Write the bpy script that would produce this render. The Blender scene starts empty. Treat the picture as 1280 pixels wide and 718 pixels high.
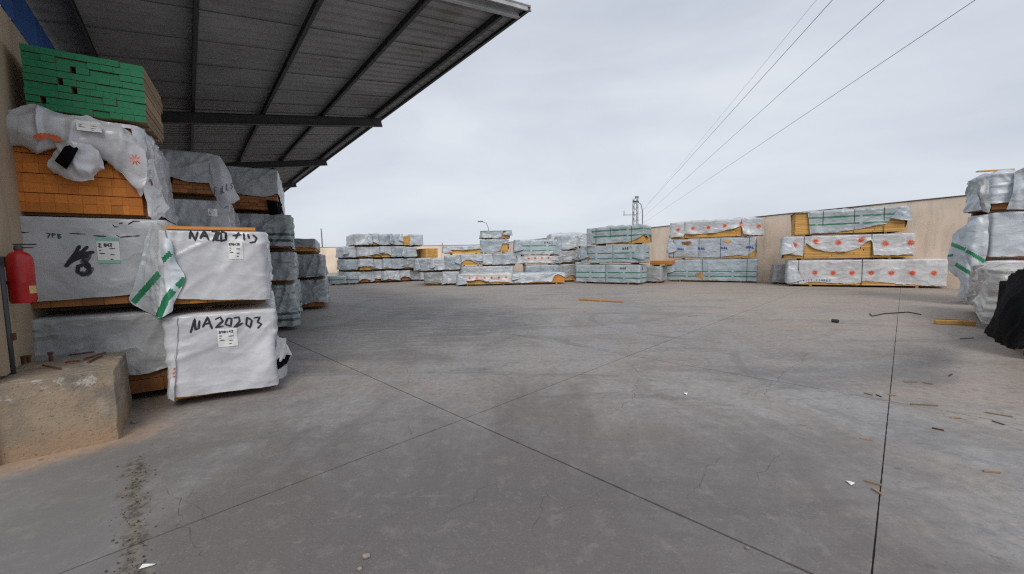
import bpy, bmesh, math, random
from mathutils import Vector, Matrix, noise

# ------------------------------------------------------------------ camera
F_PX, CX, CY = 490.0, 640.0, 359.0          # focal length in photo pixels (1280 wide)
SLOPE, H0, EYE = -0.018, 322.0, 1.6         # horizon slope, horizon at centre, eye height
ROLL = math.atan(-SLOPE)
PITCH = -math.atan((CY - H0) / F_PX * math.cos(ROLL))
CAM = Vector((0, 0, EYE))

def ray(x, y):
    u, v = x - CX, CY - y
    ur = u * math.cos(ROLL) + v * math.sin(ROLL)
    vr = -u * math.sin(ROLL) + v * math.cos(ROLL)
    c, s = math.cos(PITCH), math.sin(PITCH)
    return Vector((ur, F_PX * c - vr * s, F_PX * s + vr * c))

def gnd(x, y, z=0.0):
    d = ray(x, y)
    return CAM + d * ((z - EYE) / d.z)

scene = bpy.context.scene
COL = scene.collection
cam_data = bpy.data.cameras.new('camera')
cam_data.sensor_width = 36.0
cam_data.sensor_fit = 'HORIZONTAL'
cam_data.lens = 36.0 * F_PX / 1280.0
cam_data.clip_start = 0.05
cam_data.clip_end = 3000
cam = bpy.data.objects.new('camera', cam_data)
COL.objects.link(cam)
fw = ray(CX, CY).normalized()
rt = (ray(CX + 1, CY) - ray(CX, CY)).normalized()
up = rt.cross(fw)
m = Matrix((rt, up, -fw)).transposed().to_4x4()
m.translation = CAM
cam.matrix_world = m
scene.camera = cam

# ------------------------------------------------------------------ sky, sun, exposure
SUN_EL, SUN_AZ = math.radians(42), math.radians(174)
world = bpy.data.worlds.new('World')
scene.world = world
world.use_nodes = True
nt = world.node_tree
nt.nodes.clear()
def wn(t, **k):
    n = nt.nodes.new(t)
    for a, b in k.items():
        setattr(n, a, b)
    return n
wo = wn('ShaderNodeOutputWorld')
wbg = wn('ShaderNodeBackground')
wsky = wn('ShaderNodeTexSky')
wsky.sky_type = 'NISHITA'
wsky.sun_disc = False
wsky.sun_elevation = SUN_EL
wsky.sun_rotation = SUN_AZ
wsky.dust_density = 4.0
wtc = wn('ShaderNodeTexCoord')
wmap = wn('ShaderNodeMapping')
wmap.inputs['Scale'].default_value = (1.0, 1.0, 3.2)
nt.links.new(wtc.outputs['Generated'], wmap.inputs['Vector'])
wnz = wn('ShaderNodeTexNoise')
wnz.inputs['Scale'].default_value = 1.5
wnz.inputs['Detail'].default_value = 5.0
wnz.inputs['Roughness'].default_value = 0.5
wnz.inputs['Distortion'].default_value = 0.3
nt.links.new(wmap.outputs['Vector'], wnz.inputs['Vector'])
wr = wn('ShaderNodeValToRGB')
e = wr.color_ramp.elements
e[0].position, e[0].color = 0.34, (0.545, 0.595, 0.685, 1)
e[1].position, e[1].color = 0.68, (0.735, 0.77, 0.825, 1)
nt.links.new(wnz.outputs['Fac'], wr.inputs['Fac'])
# the Nishita sky seen thinly through the cloud deck
wsc = wn('ShaderNodeVectorMath', operation='SCALE')
wsc.inputs['Scale'].default_value = 0.07
nt.links.new(wsky.outputs['Color'], wsc.inputs[0])
wmx = wn('ShaderNodeMixRGB')
wmx.inputs['Fac'].default_value = 0.12
nt.links.new(wr.outputs['Color'], wmx.inputs['Color1'])
nt.links.new(wsc.outputs['Vector'], wmx.inputs['Color2'])
wsep = wn('ShaderNodeSeparateXYZ'); nt.links.new(wtc.outputs['Generated'], wsep.inputs[0])
wmr = wn('ShaderNodeMapRange'); nt.links.new(wsep.outputs[2], wmr.inputs['Value'])
wmr.inputs['From Min'].default_value = 0.0; wmr.inputs['From Max'].default_value = 0.5
wmr.inputs['To Min'].default_value = 1.06; wmr.inputs['To Max'].default_value = 1.0
wgr = wn('ShaderNodeVectorMath', operation='SCALE'); nt.links.new(wmx.outputs['Color'], wgr.inputs[0]); nt.links.new(wmr.outputs['Result'], wgr.inputs['Scale'])
nt.links.new(wgr.outputs['Vector'], wbg.inputs['Color'])
wbg.inputs['Strength'].default_value = 1.0
nt.links.new(wbg.outputs['Background'], wo.inputs['Surface'])

sun_data = bpy.data.lights.new('sun', 'SUN')
sun_data.energy = 1.5
sun_data.angle = math.radians(28)
sun_data.color = (1.0, 0.96, 0.9)
sun = bpy.data.objects.new('sun', sun_data)
COL.objects.link(sun)
sdir = Vector((math.sin(SUN_AZ) * math.cos(SUN_EL), math.cos(SUN_AZ) * math.cos(SUN_EL), math.sin(SUN_EL)))
sun.rotation_euler = (-sdir).to_track_quat('-Z', 'Y').to_euler()
sun.location = (0, 0, 40)

vs = scene.view_settings
vs.view_transform = 'Standard'
vs.look = 'None'
vs.gamma = 1.0
vs.exposure = 0.12
vs.use_curve_mapping = False

scene.render.engine = 'CYCLES'
scene.cycles.use_denoising = False      # keep the fine grain of concrete and plastic
scene.cycles.filter_width = 1.25
scene.cycles.max_bounces = 6
scene.cycles.diffuse_bounces = 4
scene.cycles.sample_clamp_indirect = 4.0

# ------------------------------------------------------------------ materials
MATS = {}
class NT:
    """small helper round a node tree"""
    def __init__(self, name):
        self.m = bpy.data.materials.new(name)
        self.m.use_nodes = True
        self.t = self.m.node_tree
        self.b = self.t.nodes['Principled BSDF']
    def n(self, typ, **k):
        x = self.t.nodes.new(typ)
        for a, b in k.items():
            setattr(x, a, b)
        return x
    def l(self, a, b):
        self.t.links.new(a, b)
    def val(self, sock, v):
        if hasattr(v, 'is_linked') or hasattr(v, 'links'):
            self.l(v, sock)
        else:
            sock.default_value = v
    def math(self, op, a, b=None, c=None, clamp=False):
        x = self.n('ShaderNodeMath', operation=op)
        x.use_clamp = clamp
        self.val(x.inputs[0], a)
        if b is not None: self.val(x.inputs[1], b)
        if c is not None: self.val(x.inputs[2], c)
        return x.outputs[0]
    def step(self, v, lo, hi, inv=False):
        x = self.n('ShaderNodeMapRange')
        x.interpolation_type = 'SMOOTHSTEP'
        self.val(x.inputs['Value'], v)
        x.inputs['From Min'].default_value = lo
        x.inputs['From Max'].default_value = hi
        x.inputs['To Min'].default_value = 1.0 if inv else 0.0
        x.inputs['To Max'].default_value = 0.0 if inv else 1.0
        return x.outputs['Result']
    def mix(self, fac, a, b, mode='MIX'):
        x = self.n('ShaderNodeMixRGB', blend_type=mode)
        self.val(x.inputs[0], fac)
        for i, v in ((1, a), (2, b)):
            if isinstance(v, tuple):
                x.inputs[i].default_value = (*v[:3], 1)
            else:
                self.l(v, x.inputs[i])
        return x.outputs[0]
    def noise(self, vec, scale, detail=4, rough=0.55, dist=0.0):
        x = self.n('ShaderNodeTexNoise')
        if vec is not None: self.l(vec, x.inputs['Vector'])
        x.inputs['Scale'].default_value = scale
        x.inputs['Detail'].default_value = detail
        x.inputs['Roughness'].default_value = rough
        x.inputs['Distortion'].default_value = dist
        return x.outputs['Fac']
    def mapping(self, vec, scale=(1, 1, 1), rot=(0, 0, 0), loc=(0, 0, 0)):
        x = self.n('ShaderNodeMapping')
        self.l(vec, x.inputs['Vector'])
        x.inputs['Scale'].default_value = scale
        x.inputs['Rotation'].default_value = rot
        x.inputs['Location'].default_value = loc
        return x.outputs['Vector']
    def bump(self, h, strength=0.3, dist=0.01, prev=None):
        x = self.n('ShaderNodeBump')
        x.inputs['Strength'].default_value = strength
        x.inputs['Distance'].default_value = dist
        self.l(h, x.inputs['Height'])
        if prev is not None: self.l(prev, x.inputs['Normal'])
        return x.outputs['Normal']
    def set(self, color=None, rough=None, normal=None, metal=None, spec=None):
        b = self.b.inputs
        if color is not None:
            if isinstance(color, tuple): b['Base Color'].default_value = (*color[:3], 1)
            else: self.l(color, b['Base Color'])
        if rough is not None: self.val(b['Roughness'], rough)
        if normal is not None: self.l(normal, b['Normal'])
        if metal is not None: b['Metallic'].default_value = metal
        if spec is not None: b['Specular IOR Level'].default_value = spec
        return self.m

def mat_simple(name, col, rough=0.6, metal=0.0, var=0.25, scale=6.0, bump=0.15, dirt=None):
    t = NT(name)
    co = t.n('ShaderNodeTexCoord').outputs['Object']
    f = t.noise(co, scale, 6, 0.6)
    k = t.step(f, 0.3, 0.7)
    lo = tuple(c * (1 - var) for c in col)
    hi = tuple(min(1, c * (1 + var * 0.6)) for c in col)
    c = t.mix(k, lo, hi)
    if dirt:
        f2 = t.noise(co, scale * 0.37, 8, 0.65, 0.4)
        c = t.mix(t.math('MULTIPLY', t.step(f2, 0.5, 0.72), dirt[1]), c, dirt[0])
    f3 = t.noise(co, scale * 9, 5, 0.6)
    t.set(c, t.math('MULTIPLY_ADD', f, 0.25, rough - 0.12), t.bump(f3, bump, 0.004), metal)
    MATS[name] = t.m
    return t.m

def mat_tarp(name, col, pr=None, rough=0.36, var=0.16, dirt=0.5, crinkle=0.5, pcol=(0.02, 0.17, 0.085), **kw):
    """woven plastic wrap; pr = None | 'stripe' | 'sun', printed in metres through the UV map"""
    t = NT(name)
    uv = t.n('ShaderNodeTexCoord').outputs['UV']
    ob = t.n('ShaderNodeTexCoord').outputs['Object']
    rnd = t.n('ShaderNodeObjectInfo').outputs['Random']
    off = t.n('ShaderNodeVectorMath', operation='ADD')
    t.l(ob, off.inputs[0])
    cmb = t.n('ShaderNodeCombineXYZ')
    t.l(t.math('MULTIPLY', rnd, 37.0), cmb.inputs[0])
    t.l(t.math('MULTIPLY', rnd, 19.0), cmb.inputs[1])
    t.l(cmb.outputs[0], off.inputs[1])
    p = off.outputs[0]
    f = t.noise(p, 1.7, 5, 0.6)
    c = t.mix(t.step(f, 0.3, 0.7), tuple(x * (1 - var) for x in col), tuple(min(.85, x * (1 + var)) for x in col))
    sep = t.n('ShaderNodeSeparateXYZ')
    t.l(uv, sep.inputs[0])
    u, v = sep.outputs[0], sep.outputs[1]
    fade = t.step(t.noise(p, 9, 4, 0.6), 0.28, 0.5)
    if pr == 'stripe':
        per, vals, th = kw.get('per', 1.25), kw.get('v', (0.36, 0.62)), kw.get('th', 0.03)
        dash = t.math('LESS_THAN', t.math('FRACT', t.math('DIVIDE', u, per)), kw.get('duty', 0.9))
        mk = None
        for vv in vals:
            b = t.math('LESS_THAN', t.math('ABSOLUTE', t.math('SUBTRACT', v, vv)), th)
            mk = b if mk is None else t.math('MAXIMUM', mk, b)
        mk = t.math('MULTIPLY', t.math('MULTIPLY', mk, dash), t.math('MULTIPLY_ADD', fade, 0.35, 0.6))
        c = t.mix(mk, c, pcol)
        # faint printed bands between the stripes
        g = t.math('LESS_THAN', t.math('ABSOLUTE', t.math('SUBTRACT', v, sum(vals) / len(vals))), 0.05)
        c = t.mix(t.math('MULTIPLY', g, 0.15), c, (0.2, 0.28, 0.36))
    elif pr == 'sun':
        per, vc, R = kw.get('per', 0.72), kw.get('vc', 0.5), kw.get('R', 0.14)
        dx = t.math('MULTIPLY', t.math('SUBTRACT', t.math('FRACT', t.math('DIVIDE', u, per)), 0.5), per)
        dy = t.math('SUBTRACT', v, vc)
        r = t.math('SQRT', t.math('ADD', t.math('MULTIPLY', dx, dx), t.math('MULTIPLY', dy, dy)))
        th = t.math('ARCTAN2', dy, dx)
        wob = t.math('MULTIPLY_ADD', t.math('SINE', t.math('MULTIPLY', th, 13.0)), 0.22, 0.88)
        edge = t.math('DIVIDE', r, t.math('MULTIPLY', wob, R))
        disc = t.step(edge, 0.9, 1.08, True)
        core = t.step(r, R * 0.45, R * 0.75)
        sc = t.mix(core, (0.52, 0.06, 0.018), (0.66, 0.17, 0.05))
        c = t.mix(t.math('MULTIPLY', disc, t.math('MULTIPLY_ADD', fade, 0.3, 0.65)), c, sc)
    dm = t.step(t.noise(p, 2.6, 9, 0.72, 0.6), 0.52, 0.78)
    c = t.mix(t.math('MULTIPLY', dm, dirt), c, (0.17, 0.15, 0.125))
    # long thin scuffs
    sm = t.mapping(p, (14, 14, 1.5), (0.3, 0.5, 0.2))
    c = t.mix(t.math('MULTIPLY', t.step(t.noise(sm, 1.0, 3, 0.7), 0.66, 0.74), 0.22 if dirt > 0 else 0.0), c, (0.12, 0.12, 0.12))
    w1 = t.noise(p, 3.4, 3, 0.5, 0.6)
    ridg = t.math('SUBTRACT', 1.0, t.math('MULTIPLY', t.math('ABSOLUTE', t.math('SUBTRACT', w1, 0.5)), 5.0), clamp=True)
    w2 = t.noise(t.mapping(p, (3, 3, 9), (0.5, 0.6, 0.3)), 1.6, 5, 0.6, 0.5)
    # crumpled facets: warped, stretched cells whose flanks tilt like creased plastic
    warp = t.n('ShaderNodeTexNoise'); t.l(p, warp.inputs['Vector']); warp.inputs['Scale'].default_value = 1.8; warp.inputs['Detail'].default_value = 3
    wsc_ = t.n('ShaderNodeVectorMath', operation='SCALE'); t.l(warp.outputs['Color'], wsc_.inputs[0]); wsc_.inputs['Scale'].default_value = 0.7
    wad = t.n('ShaderNodeVectorMath', operation='ADD'); t.l(p, wad.inputs[0]); t.l(wsc_.outputs[0], wad.inputs[1])
    def cells(scale, st, rot):
        v_ = t.n('ShaderNodeTexVoronoi', feature='F1'); v_.distance = 'EUCLIDEAN'
        t.l(t.mapping(wad.outputs[0], st, rot), v_.inputs['Vector']); v_.inputs['Scale'].default_value = scale
        return v_.outputs['Distance']
    big_ = cells(1.6, (1.0, 1.0, 2.4), (0.4, 0.5, 0.2))
    sml_ = cells(4.5, (1.0, 1.0, 2.0), (-0.5, -0.6, 0.9))
    amt = t.step(t.noise(p, 1.3, 2, 0.5), 0.38, 0.62)
    n0 = t.bump(big_, 0.8 * crinkle, 0.07)
    n1 = t.bump(t.math('MULTIPLY', sml_, amt), 0.8 * crinkle, 0.035, n0)
    n2 = t.bump(w2, 0.25 * crinkle, 0.02, n1)
    t.set(c, t.math('MULTIPLY_ADD', f, 0.2, rough - 0.14), n2)
    MATS[name] = t.m
    return t.m

def mat_wood(name, col, dark=0.55):
    t = NT(name)
    at = t.n('ShaderNodeAttribute')
    at.attribute_name = 'tone'
    tone = at.outputs['Fac']
    rnd = t.n('ShaderNodeObjectInfo').outputs['Random']
    k = t.math('FRACT', t.math('ADD', tone, rnd))
    c = t.mix(k, tuple(x * dark for x in col), tuple(min(1, x * 1.15) for x in col))
    ob = t.n('ShaderNodeTexCoord').outputs['Object']
    pos = t.n('ShaderNodeNewGeometry').outputs['Position']
    g = t.noise(pos, 26, 6, 0.65, 1.2)
    c = t.mix(t.math('MULTIPLY', t.step(g, 0.5, 0.75), 0.45), c, tuple(x * 0.45 for x in col))
    g2 = t.noise(pos, 3.0, 5, 0.6)
    c = t.mix(t.math('MULTIPLY', t.step(g2, 0.5, 0.8), 0.4), c, (col[0] * 0.5, col[1] * 0.42, col[2] * 0.5))
    t.set(c, 0.75, t.bump(g, 0.35, 0.004))
    MATS[name] = t.m
    return t.m

mat_tarp('tarp_white', (0.545, 0.55, 0.575), rough=0.30, crinkle=0.38, dirt=0.22)
mat_tarp('tarp_white_sun', (0.62, 0.61, 0.61), 'sun', per=0.8, vc=0.70, R=0.12, crinkle=0.7, dirt=0.3)
mat_tarp('tarp_grey', (0.46, 0.47, 0.49), crinkle=0.45, dirt=0.25)
mat_tarp('tarp_dull', (0.36, 0.37, 0.38), crinkle=0.7, dirt=0.4)
mat_tarp('tarp_slate', (0.33, 0.35, 0.365), crinkle=0.8, dirt=0.4)
mat_tarp('tarp_slate_stripe', (0.32, 0.35, 0.36), 'stripe', v=(0.16, 0.30), th=0.03, per=3.0, crinkle=0.8, dirt=0.4, pcol=(0.03, 0.06, 0.05))
mat_tarp('tarp_flap', (0.52, 0.56, 0.60), crinkle=0.5, dirt=0.12)
mat_tarp('tarp_pale', (0.48, 0.52, 0.56), crinkle=0.6)
mat_tarp('tarp_pale_b', (0.36, 0.41, 0.455), crinkle=0.6)
mat_tarp('tarp_far', (0.49, 0.525, 0.56), crinkle=0.6)
mat_tarp('tarp_stripe', (0.39, 0.45, 0.485), 'stripe', v=(0.26, 0.56), th=0.032, per=1.02, duty=0.88)
mat_tarp('tarp_stripe_b', (0.37, 0.43, 0.47), 'stripe', v=(0.24, 0.52), th=0.032, per=1.16, duty=0.9)
mat_tarp('tarp_stripe_c', (0.37, 0.41, 0.43), 'stripe', v=(0.42, 0.74), th=0.04, per=2.4, duty=0.96)
mat_tarp('tarp_sun_low', (0.54, 0.54, 0.55), 'sun', per=0.66, vc=0.55, R=0.125, dirt=0.4)
mat_tarp('tarp_sun_mid', (0.54, 0.54, 0.55), 'sun', per=0.80, vc=0.70, R=0.14, dirt=0.4)
mat_tarp('tarp_sun_top', (0.52, 0.54, 0.56), 'sun', per=0.80, vc=0.56, R=0.13, dirt=0.4)
mat_tarp('tarp_sun_small', (0.55, 0.54, 0.54), 'sun', per=0.42, vc=0.36, R=0.085, dirt=0.35)
mat_tarp('tarp_blue_print', (0.43, 0.475, 0.525), crinkle=0.6)
mat_tarp('tarp_dirty', (0.47, 0.455, 0.43), dirt=0.6, crinkle=0.9)
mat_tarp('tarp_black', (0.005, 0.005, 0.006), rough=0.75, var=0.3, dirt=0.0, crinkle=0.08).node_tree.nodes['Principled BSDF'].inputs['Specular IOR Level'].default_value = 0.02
mat_wood('wood_orange', (0.60, 0.25, 0.05), 0.68)
mat_wood('wood_end', (0.62, 0.205, 0.032), 0.82)
mat_wood('wood_pale', (0.66, 0.37, 0.10), 0.75)
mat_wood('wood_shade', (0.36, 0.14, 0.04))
mat_wood('wood_grey', (0.30, 0.20, 0.11))
mat_simple('green_paint', (0.012, 0.20, 0.085), 0.7, var=0.3, scale=9, bump=0.3)
mat_simple('spray_black', (0.022, 0.022, 0.028), 0.7, var=0.2)
mat_simple('spray_fade', (0.11, 0.11, 0.115), 0.75, var=0.4, scale=20)
mat_simple('print_blue', (0.05, 0.08, 0.32), 0.6)
mat_simple('print_dark', (0.06, 0.07, 0.09), 0.6)
mat_simple('print_green', (0.02, 0.22, 0.10), 0.5)
mat_simple('print_orange', (0.62, 0.12, 0.03), 0.5)
mat_simple('paper', (0.72, 0.72, 0.71), 0.7, var=0.08)
mat_simple('paper_green', (0.25, 0.5, 0.38), 0.7, var=0.12)
mat_simple('strap_dark', (0.03, 0.035, 0.035), 0.5)
mat_simple('steel_dark', (0.055, 0.055, 0.058), 0.55, 0.0, dirt=((0.09, 0.05, 0.03), 0.35))
mat_simple('steel_light', (0.45, 0.46, 0.47), 0.5, 0.0, dirt=((0.16, 0.09, 0.05), 0.4), scale=3)
mat_simple('roof_metal', (0.31, 0.31, 0.315), 0.55, 0.0, var=0.18, scale=1.3, bump=0.05, dirt=((0.13, 0.12, 0.11), 0.5))
mat_simple('blue_metal', (0.02, 0.095, 0.32), 0.45, 0.0, var=0.2, scale=2, dirt=((0.03, 0.05, 0.1), 0.4))
mat_simple('red_paint', (0.42, 0.012, 0.012), 0.32, var=0.2, scale=7, bump=0.04, dirt=((0.16, 0.02, 0.015), 0.5))
mat_simple('rust', (0.11, 0.04, 0.02), 0.85, var=0.5, scale=40, bump=0.6)
mat_simple('rubber', (0.025, 0.025, 0.025), 0.65)
mat_simple('yellow_label', (0.55, 0.42, 0.16), 0.6, var=0.2, scale=30)
mat_simple('wire', (0.04, 0.04, 0.045), 0.6)
mat_simple('pole_grey', (0.20, 0.21, 0.22), 0.6)
mat_simple('lamp_glass', (0.45, 0.46, 0.44), 0.2)
mat_simple('stone', (0.26, 0.22, 0.19), 0.9, var=0.5, scale=30, bump=0.5)

def mat_wall(name, col, stain):
    t = NT(name)
    p = t.n('ShaderNodeNewGeometry').outputs['Position']
    c = t.mix(t.step(t.noise(p, 0.55, 6, 0.6), 0.3, 0.7), tuple(x * 0.86 for x in col), tuple(x * 1.08 for x in col))
    st = t.noise(t.mapping(p, (1.6, 1.6, 0.22)), 1.0, 7, 0.68, 0.3)
    c = t.mix(t.math('MULTIPLY', t.step(st, 0.48, 0.66), 0.6), c, stain)
    sep = t.n('ShaderNodeSeparateXYZ')
    t.l(p, sep.inputs[0])
    z = t.math('ADD', sep.outputs[2], t.math('MULTIPLY', t.noise(p, 1.4, 5, 0.65), 1.2))
    # splash dirt: mud thrown up on the lowest metre of the render
    c = t.mix(t.math('MULTIPLY', t.step(z, 0.7, 1.7, True), 0.55), c, stain)
    g = t.noise(p, 34, 6, 0.65)
    t.set(c, 0.9, t.bump(g, 0.35, 0.006))
    MATS[name] = t.m
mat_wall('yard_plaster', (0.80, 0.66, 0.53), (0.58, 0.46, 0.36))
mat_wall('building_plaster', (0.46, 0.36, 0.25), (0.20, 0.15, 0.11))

def mat_ground():
    t = NT('concrete_ground')
    p = t.n('ShaderNodeNewGeometry').outputs['Position']
    big = t.noise(p, 0.22, 5, 0.55, 0.4)
    med = t.noise(t.mapping(p, (0.9, 0.42, 1), (0, 0, math.radians(40))), 1.0, 7, 0.62, 0.7)
    fine = t.noise(p, 14, 8, 0.7)
    c = t.mix(t.step(big, 0.34, 0.68), (0.250, 0.226, 0.211), (0.342, 0.308, 0.279))
    c = t.mix(t.math('MULTIPLY', t.step(med, 0.38, 0.62), 0.75), c, (0.308, 0.301, 0.299))
    # warm dusty patches
    dust = t.noise(t.mapping(p, (0.5, 0.8, 1), (0, 0, 0.4), (7, 3, 0)), 0.9, 6, 0.62, 0.3)
    c = t.mix(t.math('MULTIPLY', t.step(dust, 0.46, 0.68), 0.38), c, (0.333, 0.248, 0.207))
    # dark scuffed traffic stains
    sm = t.noise(t.mapping(p, (0.35, 1.1, 1), (0, 0, math.radians(-38)), (2, 9, 0)), 1.0, 8, 0.68, 1.0)
    c = t.mix(t.math('MULTIPLY', t.step(sm, 0.5, 0.66), 0.55), c, (0.147, 0.141, 0.143))
    sm2 = t.noise(t.mapping(p, (0.7, 2.6, 1), (0, 0, math.radians(12)), (0, 4, 0)), 1.3, 8, 0.7, 1.4)
    c = t.mix(t.math('MULTIPLY', t.step(sm2, 0.55, 0.68), 0.5), c, (0.158, 0.153, 0.154))
    sep = t.n('ShaderNodeSeparateXYZ')
    t.l(p, sep.inputs[0])
    X, Y = sep.outputs[0], sep.outputs[1]
    # heavily driven dark area left of centre
    def blob(cx, cy, r0, r1):
        dx, dy = t.math('SUBTRACT', X, cx), t.math('SUBTRACT', Y, cy)
        r = t.math('SQRT', t.math('ADD', t.math('MULTIPLY', dx, dx), t.math('MULTIPLY', dy, dy)))
        return t.step(t.math('ADD', r, t.math('MULTIPLY', t.math('SUBTRACT', med, 0.5), 5.0)), r0, r1, True)
    streak = t.noise(t.mapping(p, (0.8, 3.2, 1), (0, 0, math.radians(-8))), 1.6, 8, 0.72, 0.8)
    c = t.mix(t.math('MULTIPLY', blob(-2.4, 9.6, 1.4, 4.4), t.step(streak, 0.32, 0.58)), c, (0.130, 0.130, 0.134))
    c = t.mix(t.math('MULTIPLY', blob(-3.6, 7.4, 0.2, 2.0), t.math('MULTIPLY', t.step(streak, 0.5, 0.68), 0.55)), c, (0.449, 0.445, 0.455))
    # tyre arcs
    def arc(cx, cy, R, w, k):
        dx, dy = t.math('SUBTRACT', X, cx), t.math('SUBTRACT', Y, cy)
        r = t.math('SQRT', t.math('ADD', t.math('MULTIPLY', dx, dx), t.math('MULTIPLY', dy, dy)))
        b = t.step(t.math('ABSOLUTE', t.math('SUBTRACT', r, R)), w * 0.4, w, True)
        msk = t.step(t.noise(t.mapping(p, loc=(cx, cy, 0)), 0.55, 6, 0.7), 0.42, 0.6)
        return t.math('MULTIPLY', t.math('MULTIPLY', b, msk), k)
    for a in ((4.6, 9.6, 2.6, 0.12, 0.5), (4.6, 9.6, 4.3, 0.13, 0.45), (6.5, 4.5, 3.4, 0.10, 0.4), (0.5, 15, 6.2, 0.16, 0.45),
              (-1, 1.5, 5.6, 0.09, 0.3), (10, 14, 6.0, 0.16, 0.4)):
        c = t.mix(arc(*a), c, (0.142, 0.137, 0.139))
    # hairline map cracking
    vo = t.n('ShaderNodeTexVoronoi', feature='DISTANCE_TO_EDGE')
    wv = t.n('ShaderNodeVectorMath', operation='ADD')
    nz = t.n('ShaderNodeTexNoise')
    t.l(p, nz.inputs['Vector']); nz.inputs['Scale'].default_value = 2.2; nz.inputs['Detail'].default_value = 5
    t.l(p, wv.inputs[0]); 
    ws = t.n('ShaderNodeVectorMath', operation='SCALE'); t.l(nz.outputs['Color'], ws.inputs[0]); ws.inputs['Scale'].default_value = 0.9
    t.l(ws.outputs[0], wv.inputs[1])
    t.l(wv.outputs[0], vo.inputs['Vector']); vo.inputs['Scale'].default_value = 0.62
    crk = t.math('MULTIPLY', t.step(vo.outputs['Distance'], 0.002, 0.007, True), t.step(t.noise(p, 0.5, 3, 0.6), 0.52, 0.6))
    c = t.mix(t.math('MULTIPLY', crk, 0.5), c, (0.100, 0.090, 0.081))
    # sand by the concrete block and the wall foot
    def segd(a, b):
        ax, ay = a; bx, by = b
        L = math.hypot(bx - ax, by - ay); ux, uy = (bx - ax) / L, (by - ay) / L
        dx, dy = t.math('SUBTRACT', X, ax), t.math('SUBTRACT', Y, ay)
        s = t.math('ADD', t.math('MULTIPLY', dx, ux), t.math('MULTIPLY', dy, uy))
        sc = t.math('MINIMUM', t.math('MAXIMUM', s, 0.0), L)
        ex = t.math('SUBTRACT', dx, t.math('MULTIPLY', sc, ux)); ey = t.math('SUBTRACT', dy, t.math('MULTIPLY', sc, uy))
        return t.math('SQRT', t.math('ADD', t.math('MULTIPLY', ex, ex), t.math('MULTIPLY', ey, ey)))
    nd = t.noise(p, 3.2, 7, 0.68, 0.5)
    sd = t.math('ADD', segd((-4.3, 2.85), (-3.62, 3.55)), t.math('MULTIPLY', t.math('SUBTRACT', nd, 0.5), 0.35))
    c = t.mix(t.math('MULTIPLY', t.step(sd, 0.02, 0.42, True), 0.75), c, (0.516, 0.330, 0.203))
    sd2 = t.math('ADD', segd((-3.62, 3.55), (-4.5, 4.6)), t.math('MULTIPLY', t.math('SUBTRACT', nd, 0.5), 0.6))
    c = t.mix(t.math('MULTIPLY', t.step(sd2, 0.0, 0.5, True), 0.6), c, (0.449, 0.296, 0.195))
    # crumbled joint filled with dark grit
    jd = t.math('ADD', t.math('ADD', segd((-3.12, 3.12), (-1.95, 1.87)), t.math('MULTIPLY', t.math('SUBTRACT', t.noise(p, 5, 8, 0.8, 0.9), 0.5), 0.30)), t.math('MULTIPLY', t.math('SUBTRACT', nd, 0.5), 0.25))
    # dry wood dust along the far and right stacks
    fd = t.step(t.math('ADD', Y, t.math('MULTIPLY', t.math('SUBTRACT', big, 0.5), 16.0)), 10.0, 24.0)
    c = t.mix(t.math('MULTIPLY', fd, 0.55), c, (0.374, 0.321, 0.272))
    rd = t.step(t.math('ADD', X, t.math('MULTIPLY', t.math('SUBTRACT', dust, 0.5), 7.0)), 3.0, 8.5)
    c = t.mix(t.math('MULTIPLY', rd, 0.5), c, (0.387, 0.310, 0.243))
    c = t.mix(t.math('MULTIPLY', t.step(fine, 0.50, 0.64), 0.42), c, (0.166, 0.156, 0.145))
    c = t.mix(t.math('MULTIPLY', t.step(fine, 0.36, 0.48, True), 0.30), c, (0.449, 0.420, 0.389))
    spots = t.noise(p, 5.5, 3, 0.5)
    c = t.mix(t.math('MULTIPLY', t.step(spots, 0.70, 0.735), 0.7), c, (0.116, 0.107, 0.100))
    c = t.mix(t.math('MULTIPLY', blob(-0.4, 1.8, 1.0, 4.2), 0.85), c, (0.122, 0.107, 0.104))
    c = t.mix(t.math('MULTIPLY', blob(-3.0, 2.6, 0.3, 2.2), 0.5), c, (0.159, 0.142, 0.133))
    grit = t.noise(p, 70, 5, 0.7)
    c = t.mix(t.math('MULTIPLY', t.step(grit, 0.54, 0.66), 0.45), c, (0.104, 0.097, 0.094))
    c = t.mix(t.math('MULTIPLY', t.step(grit, 0.33, 0.43, True), 0.35), c, (0.416, 0.388, 0.358))
    # the separate apron slab left of the broken seam: trowelled, darker and bluer
    side = t.math('ADD', t.math('ADD', t.math('MULTIPLY', X, 0.726), t.math('MULTIPLY', Y, 0.688)), t.math('MULTIPLY', t.math('SUBTRACT', nd, 0.5), 0.05))
    c = t.mix(t.math('MULTIPLY', t.math('MULTIPLY', t.step(side, -0.10, -0.02, True), t.step(sd, 0.1, 0.5)), 0.55), c, (0.184, 0.176, 0.174))
    # broad dark drag stains
    br = t.noise(t.mapping(p, (0.22, 0.55, 1), (0, 0, math.radians(-48)), (3, 1, 0)), 1.5, 6, 0.6, 0.8)
    c = t.mix(t.math('MULTIPLY', t.step(br, 0.52, 0.66), 0.34), c, (0.141, 0.133, 0.133))
    mot = t.noise(p, 6.5, 9, 0.72, 0.35)
    c = t.mix(t.math('MULTIPLY', t.step(mot, 0.50, 0.66), 0.30), c, (0.163, 0.152, 0.145))
    c = t.mix(t.math('MULTIPLY', t.step(mot, 0.34, 0.48, True), 0.14), c, (0.441, 0.404, 0.370))
    scr = t.noise(t.mapping(p, (1.2, 16, 1), (0, 0, math.radians(-25))), 1.2, 6, 0.7, 0.3)
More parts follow.
